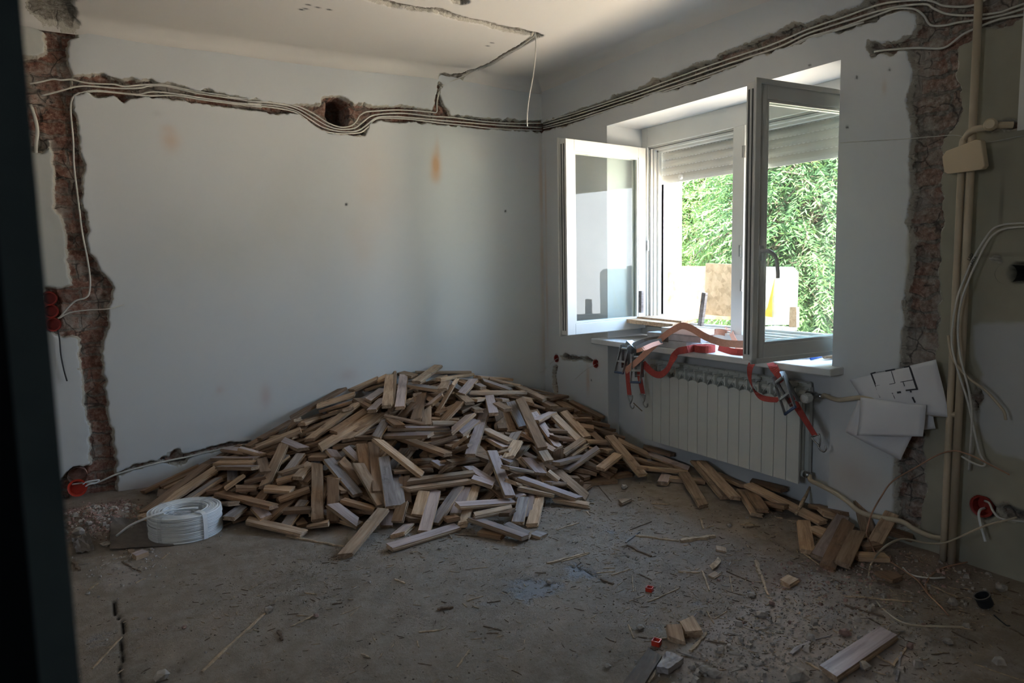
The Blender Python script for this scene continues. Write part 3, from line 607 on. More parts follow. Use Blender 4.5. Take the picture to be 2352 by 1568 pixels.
def sash(hinge, free, zlo, zhi, gl, handle, side):
    """an open casement; side=+1: outer face towards the camera"""
    h = np.array([hinge[0], hinge[1], 0.]); f = np.array([free[0], free[1], 0.]); w = np.linalg.norm(f-h); ex = (f-h)/w; ny = np.array([-ex[1], ex[0], 0.]); ny = ny if ny[1] < 0 else -ny
    R = Matrix(((ex[0], ny[0], 0), (ex[1], ny[1], 0), (0, 0, 1)))
    def P(x, y, z): return h+ex*x+ny*y+np.array([0, 0, z])
    s = empty('window_sash', (h[0], h[1], zlo)); s.parent = win; s.matrix_parent_inverse = world(win).inverted()
    pr = .072; th = .058; b_ = MB()
    def bar(x0, x1, z0, z1, y0=-th/2, y1=th/2): b_.box(P((x0+x1)/2, (y0+y1)/2, (z0+z1)/2), (x1-x0, y1-y0, z1-z0), R)
    bar(0, pr, zlo, zhi); bar(w-pr, w, zlo, zhi); bar(pr, w-pr, zlo, zlo+pr); bar(pr, w-pr, zhi-pr, zhi)
    # overlapping lip on the closing face and glazing bead
    lip = -side
    bar(-.012, w+.014, zlo-.012, zlo+.012, th/2*lip*1.0, th/2*lip+.012*lip) if lip > 0 else bar(-.012, w+.014, zlo-.012, zlo+.012, -th/2-.012, -th/2)
    y0, y1 = (th/2, th/2+.012) if lip > 0 else (-th/2-.012, -th/2)
    bar(w-.02, w+.014, zlo-.012, zhi+.012, y0, y1); bar(-.012, w+.014, zhi-.012, zhi+.012, y0, y1)
    bd = .014
    for sy in (-1, 1):
        a, b2 = sorted((sy*.012, sy*.026))
        bar(pr, pr+bd, zlo+pr, zhi-pr, a, b2); bar(w-pr-bd, w-pr, zlo+pr, zhi-pr, a, b2); bar(pr, w-pr, zlo+pr, zlo+pr+bd, a, b2); bar(pr, w-pr, zhi-pr-bd, zhi-pr, a, b2)
    bevel(b_.build('sash_frame', M['frame'], s), .003)
    b_ = MB(); b_.box(P(w+.003, -.012, (zlo+zhi)/2), (.004, .006, zhi-zlo-.06), R).box(P(w+.003, .010, (zlo+zhi)/2), (.004, .005, zhi-zlo-.06), R); b_.build('sash_gasket', M['gasket'], s)
    b_ = MB(); b_.box(P(w/2, 0, (zlo+zhi)/2), (w-2*pr+.006, .006, zhi-zlo-2*pr+.006), R); b_.build('glass_pane', gl, s)
    if handle:
        b_ = MB(); zc = onz(1752, 576, 0)[2]; r = ray(1752, 576); kk = np.hypot(*P(w-.035, .03, 0)[:2])/np.hypot(r[0], r[1]); zc = 1.30+r[2]*kk
        b_.box(P(w-.033, th/2+.006, zc-.01), (.028, .012, .07), R)
        pts = smooth_path([P(w-.033, th/2+.01, zc), P(w-.033, th/2+.045, zc), P(w-.045, th/2+.052, zc-.004), P(w-.085, th/2+.052, zc-.03), P(w-.10, th/2+.05, zc-.09), P(w-.104, th/2+.048, zc-.125)], 4)
        b_.tube(pts, .0095, 8, flat=.7); b_.build('window_handle', M['frame'], s, smooth=True)
    return s
sash((3.425, 3.93), (2.68, 3.84), .835, 2.095, M['glass'], False, 1)
sash((3.425, 2.25), (2.63, 2.285), .835, 2.095, M['glass2'], True, -1)

# ------------------------------------------------------------ radiator
rad = empty('radiator', (3.16, 2.961, .135)); tag(rad, 'white sectional aluminium radiator under the window sill', 'radiator')
ry0, ry1, rz0, rz1, xf = 2.361, 3.561, .137, .585, 3.118
s_ = MB(); w = .0766
pr = [(-w/2, 0), (w/2, 0), (w/2, .434), (w/2-.004, .438), (w/2-.016, .444), (0, .449), (-w/2+.016, .444), (-w/2+.004, .438), (-w/2, .434)]
vs_ = [(0, a, b) for a, b in pr]+[(.010, a, b) for a, b in pr]; m = len(pr)
s_.add(vs_, [tuple(range(m))[::-1], tuple(m+i for i in range(m))]+[(i, (i+1) % m, m+(i+1) % m, m+i) for i in range(m)])
s_.span((.010, -.004, .02), (.080, .004, .50))                      # centre web
for sy in (-1, 1):                                                   # side fins with curled tops
    s_.ribbon(smooth_path([(.030, sy*.020, .05), (.030, sy*.020, .40), (.032, sy*.024, .45), (.038, sy*.036, .468)], 3), (.022, 0, 0), .003)
    s_.ribbon(smooth_path([(.058, sy*.018, .05), (.058, sy*.018, .44), (.060, sy*.024, .48), (.064, sy*.036, .495)], 3), (.020, 0, 0), .003)
s_.span((.078, -w/2, .03), (.104, w/2, .50))
s_.ribbon(smooth_path([(.090, 0, .49), (.086, 0, .522), (.066, 0, .530), (.052, 0, .524)], 4), (0, w, 0), .005)
s_.tube([(.05, -w/2-.001, .47), (.05, w/2+.001, .47)], .019, 12); s_.tube([(.05, -w/2-.001, .045), (.05, w/2+.001, .045)], .019, 12)
s0 = s_.build('radiator_section', M['rad']); bevel(s0, .0012, 1)
for i in range(15):
    o = s0 if i == 0 else s0.copy()
    if i: C.objects.link(o)
    o.parent = rad; o.matrix_parent_inverse = world(rad).inverted(); o.location = (xf, ry1-.04-.08*i, rz0)
for z_ in (.47, .045): MB().tube([(xf+.05, ry0, rz0+z_), (xf+.05, ry0-.033, rz0+z_)], .017, 12).build('radiator_plug', M['chrome'], rad, smooth=True)
for yy in (3.3, 2.6):
    MB().span((xf+.085, yy-.01, rz0+.40), (XR+.002, yy+.01, rz0+.44)).build('wall_bracket', M['chrome'], rad)
vz = rz0+.47; vy = ry0-.035
val = empty('radiator_valve', (xf+.05, vy, vz)); tag(val, 'white ribbed thermostatic valve head at the right end of the radiator', 'valve')
b_ = MB().tube([(xf+.05, vy, vz), (xf+.05, vy-.06, vz)], .012, 10).tube([(xf+.05, vy-.035, vz), (xf-.01, vy-.035, vz)], .012, 10); b_.build('valve_body', M['chrome'], val, smooth=True)
b_ = MB().lathe([(0, 0), (.016, .0), (.020, .008), (.023, .014), (.023, .050), (.019, .058), (.010, .061), (0, .061)], (xf-.012, vy-.035, vz), (-1, 0, 0), 20)
for k in range(14):
    a = 2*math.pi*k/14; b_.box((xf-.043, vy-.035+.0235*math.cos(a), vz+.0235*math.sin(a)), (.036, .003, .003))
b_.build('valve_head', M['frame'], val, smooth=False)

# ------------------------------------------------------------ heating pipes on the right
def pipe(pts, r, name, label, mat='pipe', cat='pipe', k=5, group=None, parent=None):
    o = MB().tube(smooth_path(pts, k), r, 12).build(name, M[mat], parent, smooth=True)
    if parent is None: tag(o, label, cat, group)
    return o
XP = 3.085
pp = lambda x, y, X=XP: onx(x, y, X)
def toz(p, z): q = np.array(p); q[2] = z; return q
top = pp(2219, 600); riser = MB().tube([toz(top, 2.66), toz(top, 0.0)], .0150, 14).build('heating_pipe', M['pipe'], None, smooth=True); tag(riser, 'tall cream heating riser pipe running floor to ceiling by the brick scar', 'pipe')
b0 = pp(2205, 318); y2 = pp(2198, 600)[1]
sr = empty('heating_pipe', (XP, y2, 0)); tag(sr, 'shorter cream pipe beside the riser, elbowed to a capped stub', 'pipe')
cap = pp(2285, 288); MB().tube(smooth_path([(XP, y2, 0), (XP, y2, .8), (XP, y2, 1.6), (XP, y2, b0[2]-.03), (XP, y2-.012, b0[2]), (XP-.03, y2-.05, b0[2]+.02), (XP-.03, y2-.10, b0[2]+.022), (XP-.02, cap[1]+.01, cap[2])], 5), .0135, 12).build('pipe_run', M['pipe'], sr, smooth=True)
MB().lathe([(0, -.012), (.014, -.012), (.022, -.006), (.024, .0), (.024, .012), (.017, .026), (0, .028)], (XP-.03, cap[1], cap[2]), (-1, -.3, 0), 20).tube([(XP-.01, cap[1], cap[2]), (XP+.03, cap[1]-.05, cap[2]-.004)], .013, 10).build('pipe_cap', M['cream'], sr, smooth=False)
pipe([(xf+.05, vy-.06, vz), pp(1895, 908, 3.15), pp(1925, 918, 3.09), pp(1985, 913, 3.085), pp(2060, 928, 3.08), pp(2128, 945, 3.085), pp(2150, 951, 3.09), pp(2203, 952, 3.085)], .0115, 'radiator_pipe', 'cream supply pipe from the radiator valve to the risers, papers over it')
pipe([(xf+.05, ry0-.03, rz0+.045), pp(1862, 1103, 3.15), pp(1880, 1112, 3.12), pp(1915, 1130, 3.09), pp(1945, 1150, 3.08), pp(1975, 1175, 3.08), pp(2020, 1188, 3.07), pp(2070, 1197, 3.08), pp(2100, 1215, 3.08), pp(2140, 1232, 3.085), pp(2172, 1236, 3.085)], .0115, 'radiator_pipe', 'low cream return pipe behind the boards at the foot of the wall')
# pale square box hung on the risers
bc = pp(2217, 361, 3.055); R = Matrix.Rotation(math.radians(-9), 3, 'X')
b_ = MB(); w_, h_ = .083, .062
pr = [(.085, .012), (.070, .034), (-.045, .062), (-.062, .056), (-.080, -.045), (-.070, -.058), (.060, -.060), (.074, -.050)]
m = len(pr); vs_ = [(bc[0]-.014, bc[1]+a, bc[2]+b) for a, b in pr]+[(bc[0]+.012, bc[1]+a*.97-.008, bc[2]+b*.97) for a, b in pr]
b_.add(vs_, [tuple(range(m)), tuple(m+i for i in range(m))[::-1]]+[(i, m+i, m+(i+1) % m, (i+1) % m) for i in range(m)])
o = b_.build('junction_box', M['cream']); bevel(o, .004, 3); tag(o, 'cream plastic junction box cover hung crooked on the pipes', 'junction box')
o = MB().span(tuple(onx(2336, 300, XB-.006)), tuple(onx(2336, 300, XB-.006)+np.array([.012, -.5, 1.1]))).build('wall_panel', M['frame']); tag(o, 'pale board edge at the upper right edge of the photo', 'panel')

# ------------------------------------------------------------ socket boxes
def socket(c, n, r, depth, name, label, group=None, mat='red'):
    o = MB().lathe([(r, 0), (r, depth), (r*.25, depth), (0, depth)], c, n, 22).lathe([(r, 0), (r*1.12, -.003), (r*1.12, .004), (r, .004)], c, n, 22).lathe([(r*.88, 0), (r*.86, depth*.96), (0, depth*.96)], c, n, 22).lathe([(r, 0), (r*.88, 0)], c, n, 22).build(name, M[mat], None, smooth=False); tag(o, label, 'socket box', group); return o
for (x, y), wd_ in (((113, 685), 'top'), ((116, 714), 'middle'), ((122, 745), 'bottom')):
    socket(ony(x, y, YA+.004), (0, 1, 0), .036, .035, 'socket_box', f'{wd_} red socket box of the column of three in the left brick scar')
socket(ony(178, 1120, YA-.02), (0.1, 1, -.15), .045, .035, 'socket_box', 'bright red socket box loose at the foot of the left brick scar', mat='redclip')
socket(onx(1278, 823, XB+.002), (1, 0, 0), .026, .04, 'socket_box', 'small red socket box on the window wall nearest the room corner')
socket(onx(1368, 835, XB+.002), (1, 0, 0), .027, .04, 'socket_box', 'small red socket box beside the radiator niche, a wire sticking out')
socket(onx(2255, 1162, XB+.004), (1, 0, 0), .042, .045, 'socket_box', 'red socket box low on the far right wall with white cables')
b_ = MB(); c = onx(2342, 627, XB+.11); b_.lathe([(.040, -.11), (.040, 0), (0, 0)], c, (1, 0, 0), 24); o = b_.build('duct_sleeve', M['black']); tag(o, 'round black duct hole in the wall at the right edge', 'duct')
b_ = MB(); c = ony(178, 1088, YA+.05); b_.lathe([(.050, -.05), (.050, 0), (0, 0)], c, (0, 1, 0), 24); o = b_.build('old_socket_recess', M['brickdust']); tag(o, 'empty round hole above the loose red socket box', 'socket hole')

# ------------------------------------------------------------ cables
def cable(name, label, pts, r=.0042, mat='cable', group=None, k=5, cat='cable', flat=1., parent=None, n=6):
    o = MB().tube(smooth_path(pts, k), r, n, flat=flat).build(name, M[mat], parent, smooth=True)
    if parent is None: tag(o, label, cat, group)
    return o
cA = lambda l, off=.006: [ony(x, y, YA+off+(.004 if i % 3 == 1 else 0)) for i, (x, y) in enumerate(l)]
cB = lambda l, off=.006: [onx(x, y, XB+off+(.004 if i % 3 == 1 else 0)) for i, (x, y) in enumerate(l)]
z2 = lambda l: [(500+x/2.94, y/2.94) for x, y in l]
z4 = lambda l: [(1250+x/2.613, 100+y/2.613) for x, y in l]
z6 = lambda l: [(1850+x/3.135, y/3.135) for x, y in l]
z1 = lambda l: [(x/3.137, y/3.137) for x, y in l]
Rr = .0047
# run on the back wall that leaves for the ceiling and hangs down
g_ = z2([(60,655),(200,666),(400,686),(540,718),(640,763),(740,828),(830,858),(900,850),(935,820),(960,780),(1000,757),(1060,750),(1200,742),(1330,747),(1440,757),(1478,756),(1481,700),(1489,645),(1505,600)])
pts = cA(z1([(215,605),(300,588),(380,570),(440,577),(515,573),(600,594),(700,604),(820,607),(900,622),(1040,610),(1200,615),(1400,655),(1640,690)])+g_)
pts += [oncove(1012, 199)-np.array([0, .004, .004])]
o = cable('white_cable', 'white cable that leaves the back wall groove and climbs to the ceiling', pts, Rr)
cp = [oncove(x, y)-np.array([0, 0, .005]) for x, y in ((1014,197),(1030,188),(1060,175),(1095,158),(1130,143),(1160,124),(1190,108),(1212,92),(1226,81))]
hang = onz(1229, 78, ZC); hb = lambda x, y: EYE+ray(x, y)/np.linalg.norm(ray(x, y)[:2])*np.linalg.norm(hang[:2]-EYE[:2])
cable('white_cable', 'white cable dangling free from the ceiling groove near the corner', cp+[hang+np.array([0, 0, .01])]+[hb(x, y) for x, y in ((1231,100),(1229,135),(1224,175),(1215,225),(1211,262),(1211,290))], .0042)
NA = [('second', z1([(300,690),(400,665),(545,625),(640,620),(840,635),(1000,635),(1080,618),(1200,622),(1400,668),(1640,704),(1882,738)])+z2([(200,680),(400,700),(530,730),(640,790),(740,850),(830,872),(920,866),(970,832),(1030,787),(1100,770),(1250,765),(1450,785),(1600,795),(1800,820),(2000,832),(2190,832)])),
      ('third', z1([(560,690),(520,740),(600,663),(700,652),(860,668),(1000,680),(1100,660),(1300,680),(1450,705),(1700,740),(1882,756)][2:])+z2([(200,696),(400,716),(520,745),(600,790),(700,855),(800,884),(900,889),(960,876),(1010,840),(1060,800),(1120,786),(1250,790),(1450,808),(1600,820),(1900,845),(2190,862)])),
      ('lowest', z1([(560,672),(700,658),(880,672),(1060,690),(1260,688),(1500,725),(1882,772)])+z2([(200,709),(400,730),(520,757),(590,803),(680,870),(780,898),(900,901),(970,891),(1015,857),(1055,812),(1120,797),(1300,805),(1500,830),(1700,850),(1900,870),(2190,880)]))]
for nm, l in NA: cable('white_cable', f'{nm} white cable along the groove in the back wall', cA(l), Rr)
NB = [('top', z4([(-5,472),(100,440),(200,410),(400,345),(600,275),(800,202),(1000,130),(1200,62),(1370,5)])+z6([(0,218),(150,165),(300,115),(500,42),(650,12),(850,0),(930,15),(980,38),(1060,48),(1165,46),(1260,20),(1340,-30)])),
      ('second', z4([(-5,486),(100,455),(200,425),(400,360),(600,295),(800,226),(1000,156),(1200,90),(1400,24)])+z6([(0,248),(150,198),(300,150),(600,60),(850,30),(920,60),(1000,95),(1100,110),(1250,108),(1400,88),(1480,60),(1640,5)])),
      ('third', z4([(-5,500),(100,472),(200,445),(400,380),(600,315),(800,250),(1000,182),(1200,115),(1400,52)])+z6([(0,276),(150,232),(300,185),(550,95),(650,62),(780,65),(850,110),(900,180),(1000,183),(1100,162),(1300,132),(1450,100),(1640,40)])),
      ('lowest', z4([(-5,510),(100,486),(200,458),(400,395),(600,330),(800,262),(900,228),(1000,196),(1200,130),(1400,62)])+z6([(0,288),(150,243),(300,196),(420,160)]))]
for nm, l in NB: cable('white_cable', f'{nm} white cable along the groove in the window wall', cB(l), Rr)
cable('white_cable', 'white cable curving out of the short stub groove beside the ceiling cables', cB(z6([(495,372),(560,362),(640,355),(800,345),(950,350),(1010,338),(1060,305),(1130,250),(1230,202),(1400,138),(1640,95)]), .0), Rr)
cable('white_cable', 'white cable running down the left brick scar to the red sockets', [ony(x, y, YA+.004) for x, y in ((182,213),(170,221),(163,238),(163,265),(168,320),(170,380),(176,430),(182,480),(190,540),(200,590),(207,640),(205,672),(196,684),(175,690),(158,704),(140,726),(133,731))], Rr)
cable('white_cable', 'white wire end crossing from the middle red socket onto the back wall', [ony(x, y, YA-.015-.03*(x > 240)) for x, y in ((135,731),(160,718),(200,712),(250,709),(286,699))], .0035)
cable('black_cable', 'black wire hanging below the column of red sockets', [ony(x, y, YA-.02) for x, y in ((133,757),(137,780),(140,815),(147,850),(154,875))], .004, 'black')
cable('white_cable', 'white cable along the low groove of the back wall into the pile', [ony(x, y, YA-.002) for x, y in ((165,1112),(195,1108),(225,1107),(270,1088),(330,1071),(385,1058),(430,1049),(480,1037),(540,1024),(575,1019))], .0055)
cable('white_cable', 'short white loop at the loose red socket box', [ony(x, y, YA-.05) for x, y in ((190,1112),(200,1106),(218,1103),(228,1102),(220,1109),(205,1112),(196,1117))], .004, 'cable_w')
cable('old_cable', 'old grey cable in the upper left masonry gap', [ony(x, y, YA+.01) for x, y in ((70,240),(80,270),(86,300),(83,330),(82,352))], .009, 'radd')
cable('cable_end', 'pale wire ends poking from the small red socket beside the niche', [onx(1368,836,XB-.01), onx(1345,850,XB-.07), onx(1320,871,XB-.14)], .0022)
cable('cable_end', 'tiny wire stub at the red socket by the corner', [onx(1280,823,XB-.005), onx(1270,830,XB-.03), onx(1262,836,XB-.05)], .0022)
cable('cable_end', 'short wire stub on the back wall just right of the pile top', [ony(1270,842,YA-.02)+np.array([-.06,0,0]), ony(1250,850,YA-.05), ony(1240,856,YA-.06)], .002)
cable('thin_string', 'thin grey string stretched over the window wall toward the pipes', [onx(x, y, XB-.004) for x, y in ((1930,328),(1990,324),(2093,318),(2150,313),(2200,311),(2260,327),(2352,311))], .0016, 'radd', cat='string')
# cables at the right
cX = lambda l: [onx(x, y, X) for x, y, X in l]
led1 = cable('white_cable', 'upper white cable curving down from the right wall, marked LED', cX([(2370,512,3.13),(2330,513,3.12),(2300,517,3.11),(2278,528,3.09),(2255,560,3.06),(2232,600,3.05),(2215,640,3.04),(2200,680,3.03),(2190,730,3.03),(2186,790,3.03),(2200,850,3.04),(2222,920,3.05),(2238,990,3.06),(2250,1040,3.07),(2262,1062,3.07),(2257,1070,3.06),(2235,1063,3.05),(2208,1047,3.04)]), .0042)
led2 = cable('white_cable', 'lower white cable curving down from the right wall, marked LEDA', cX([(2370,520,3.13),(2330,522,3.12),(2302,527,3.11),(2280,540,3.09),(2262,565,3.06),(2242,605,3.05),(2222,650,3.03),(2206,700,3.02),(2200,760,3.02),(2206,820,3.02),(2226,900,3.03),(2232,960,3.05),(2228,1040,3.08),(2225,1080,3.10)]), .0042)
cable('tan_cable', 'thick tan cable ending in mid air beside the right pipes', cX([(2178,770,3.05),(2182,800,3.04),(2192,830,3.04),(2225,868,3.04),(2262,895,3.05),(2290,925,3.06),(2306,945,3.06),(2310,964,3.06)]), .0055, 'pipe')
for s_, (x, y), ang, par in (('LED', (2229, 590), 62, led1), ('LEDA', (2236, 599), 60, led2)):
    cu = bpy.data.curves.new('cable_lettering', 'FONT'); cu.body = s_; cu.size = .017; cu.extrude = .0004; cu.align_x = 'CENTER'; cu.align_y = 'CENTER'
    t_ = bpy.data.objects.new('cable_lettering', cu); C.objects.link(t_); bpy.context.view_layer.update()
    me = bpy.data.meshes.new_from_object(t_); bpy.data.objects.remove(t_); o = link('cable_lettering', me, M['ink'], par, rel=False)
    c = onx(x, y, 3.045); a = math.radians(ang); o.matrix_world = Matrix.Translation(V(c)) @ Matrix(((0, 0, -1, 0), (-1, 0, 0, 0), (0, 1, 0, 0), (0, 0, 0, 1))) @ Matrix.Rotation(a, 4, 'Z')
cable('white_cable', 'bright white cable hooked out of the low right red socket', cX([(2262,1166,3.16),(2252,1170,3.12),(2248,1182,3.09),(2252,1205,3.07),(2258,1225,3.06),(2263,1243,3.05)]), .0052, 'cable_w')
cable('white_cable', 'white cable from the low right socket leaving the frame', cX([(2262,1150,3.14),(2272,1155,3.11),(2282,1175,3.10),(2298,1190,3.10),(2330,1195,3.10),(2375,1200,3.10)]), .0045)
fl = lambda x, y, h=.006: onz(x, y, h)
cable('orange_wire', 'dusty orange and white wire arching from the pipes to the floor', cX([(2319,1090,3.05),(2290,1075,3.04),(2240,1050,3.03),(2215,1040,3.03),(2190,1035,3.03),(2155,1044,3.02),(2100,1075,2.97),(2050,1105,2.90),(2024,1140,2.84),(2002,1180,2.78),(1992,1215,2.74),(1991,1228,2.72)])+[fl(2003,1255,.05), fl(2015,1275,.02), fl(2045,1290), fl(2080,1312), fl(2110,1335), fl(2130,1362), fl(2160,1392), fl(2178,1413)], .0032, 'copper')
cable('white_cable', 'long pale cable rising from the floor to the lower right wall', [fl(2230,1440), fl(2170,1439), fl(2110,1437), fl(2070,1428), fl(2035,1405), fl(2008,1375), fl(1996,1340), fl(1998,1305), fl(2010,1280,.03), onx(2030,1257,2.62), onx(2060,1240,2.72), onx(2085,1238,2.78), onx(2130,1247,2.85), onx(2170,1246,2.90), onx(2215,1228,2.93), onx(2260,1208,2.95), onx(2300,1197,2.96), onx(2335,1188,2.97)], .0042, 'pipe')
cable('orange_wire', 'orange wire lying over the rubble toward the right edge', [fl(2380,1320), fl(2352,1306), fl(2310,1290), fl(2280,1286), fl(2240,1288), fl(2195,1296), fl(2160,1306), fl(2135,1325), fl(2126,1345), fl(2130,1362)], .0034, 'copper')
cable('white_cable', 'short white cable offcut on the floor beneath the wires', [fl(2074,1303), fl(2085,1315), fl(2105,1323), fl(2140,1327), fl(2170,1326)], .0038)
# ------------------------------------------------------------ the heap of parquet staves
def heap(x, y):
    x = np.atleast_1d(np.asarray(x, float)); y = np.atleast_1d(np.asarray(y, float))
    dx = x-2.12; rx = np.where(dx < 0, 1.95, 1.75); r = np.sqrt((dx/rx)**2+((y-4.52)/np.where(y < 4.52, 1.42, 1.42))**2)
    h = .60*np.clip(1-r, 0, 1)**.92*(1-.12*np.exp(-(r/.18)**2))
    # low tails: under the radiator and toward the right pier
    def ridge(a, b, w, hh):
        a = np.array(a); b = np.array(b); e = b-a; t = np.clip(((x-a[0])*e[0]+(y-a[1])*e[1])/(e*e).sum(), 0, 1)
        d = np.hypot(x-a[0]-t*e[0], y-a[1]-t*e[1]); return hh*np.clip(1-d/w, 0, 1)
    for a, b, w, hh in (((2.85, 3.95), (2.95, 3.3), .32, .07), ((2.95, 3.3), (2.88, 2.1), .2, .045), ((2.75, 1.92), (2.85, 2.1), .26, .10), ((.35, 4.3), (.75, 4.2), .3, .10)):
        h = np.maximum(h, ridge(a, b, w, hh))
    return h
GS = .02; GX = np.arange(-.3, 3.4, GS); GY = np.arange(1.2, 4.9, GS)
gx, gy = np.meshgrid(GX, GY, indexing='ij'); G = floor_h(gx.ravel(), gy.ravel()).reshape(gx.shape)+.001
core = heap(gx.ravel(), gy.ravel()).reshape(gx.shape)-.115; G = np.maximum(G, core)
def gi(x, y): return (np.clip(((x-GX[0])/GS).round().astype(int), 0, len(GX)-1), np.clip(((y-GY[0])/GS).round().astype(int), 0, len(GY)-1))
TH = .021
def settle(p, q, w):
    """rest a stave whose ends stand over p,q (xy) on the height map -> end heights of its underside, stamp it"""
    e = q-p; Ln = max(np.hypot(*e), .02); e = e/Ln; n = np.array([-e[1], e[0]])
    s = np.linspace(0, 1, max(5, int(Ln/GS)+2)); tw = np.array([-.4, 0, .4])*w
    X = p[0]+np.outer(s, [1]*3)*Ln*e[0]+tw*n[0]; Y = p[1]+np.outer(s, [1]*3)*Ln*e[1]+tw*n[1]; i, j = gi(X, Y); Z = np.sort(G[i, j], 1)[:, 1]
    b = np.polyfit(s, Z, 1)[0]; best = None
    for db in np.linspace(-.16, .16, 17)*min(1, Ln/.3):
        bb = b+db; a = np.sort(Z-bb*s)[-2 if len(Z) > 6 else -1]; m = a+bb*.5
        if best is None or m < best[0]: best = (m, a, bb)
    return best[1], best[1]+best[2]
def stamp(p, q, w, z0, z1, th=TH):
    e = q-p; Ln = max(np.hypot(*e), .02); e = e/Ln; n = np.array([-e[1], e[0]])
    s = np.linspace(0, 1, int(Ln/GS*1.6)+3); t = np.linspace(-.5, .5, 6)*w; S, T = np.meshgrid(s, t, indexing='ij')
    i, j = gi(p[0]+S*Ln*e[0]+T*n[0], p[1]+S*Ln*e[1]+T*n[1]); np.maximum.at(G, (i, j), z0+(z1-z0)*S+th)
def stave_mesh(Ln, w, th, m0=0., m1=0., rag=0, rg=random):
    """tongue-and-groove stave along X; m0,m1 mitre the ends; rag splinters an end"""
    g = th*.17; d = .0055
    prof = [(-w/2, 0), (w/2, 0), (w/2, th/2-g), (w/2-d, th/2-g), (w/2-d, th/2+g), (w/2, th/2+g), (w/2, th), (-w/2, th), (-w/2, th/2+g), (-w/2-d*.8, th/2+g*.9), (-w/2-d*.8, th/2-g*.9), (-w/2, th/2-g)]
    vs = []; k = len(prof)
    for e, (x, m) in enumerate(((-Ln/2, m0), (Ln/2, m1))):
        for (y, z) in prof:
            vs.append((x+m*(y/w)*w+(rg.uniform(-.02, .02) if rag else rg.uniform(-.0012, .0012)), y, z))
    fs = [tuple(range(k))[::-1], tuple(k+i for i in range(k))]+[(i, (i+1) % k, k+(i+1) % k, k+i) for i in range(k)]
    me = bpy.data.meshes.new('parquet_stave'); me.from_pydata(vs, [], [f for f in fs]); me.update()
    mi = [1]*len(fs); mi[2+6] = 0; me.polygons.foreach_set('material_index', mi)   # worn upper face
    return me
MATS = {'L': ('finish', 'raw'), 'T': ('raw', 'raw'), 'B': ('brown', 'brown'), 'G': ('grey', 'raw')}
NSTAVE = [0]
def put_stave(p3, q3, w, kind, roll=0., mit=(0, 0), rag=0, th=TH, label=None, group=None, cat='wood stave', name='parquet_stave'):
    p = V(p3); q = V(q3); ax = (q-p); Ln = max(ax.length, .03); ax.normalize(); s = Vector((0, 0, 1)).cross(ax)
    s = s.normalized() if s.length > 1e-4 else Vector((1, 0, 0)); up_ = ax.cross(s)
    Rm = Matrix(((ax.x, s.x, up_.x), (ax.y, s.y, up_.y), (ax.z, s.z, up_.z))) @ Matrix.Rotation(roll, 3, 'X')
    me = stave_mesh(Ln, w, th, mit[0], mit[1], rag); me.materials.append(M[MATS[kind][0]]); me.materials.append(M[MATS[kind][1]])
    o = bpy.data.objects.new(name, me); C.objects.link(o); o.location = (p+q)/2; o.rotation_euler = Rm.to_euler(); tag(o, label, cat, group); NSTAVE[0] += 1
    return o

ZO = {1: (560, 820, 6.818), 2: (860, 820, 6.818), 3: (1100, 850, 6.818), 4: (300, 1000, 6.818), 5: (580, 1000, 6.818), 6: (860, 1000, 6.818), 7: (1100, 1030, 6.818), 8: (1200, 850, 3.137), 9: (1750, 1068, 3.136), 0: (300, 800, 3.137)}
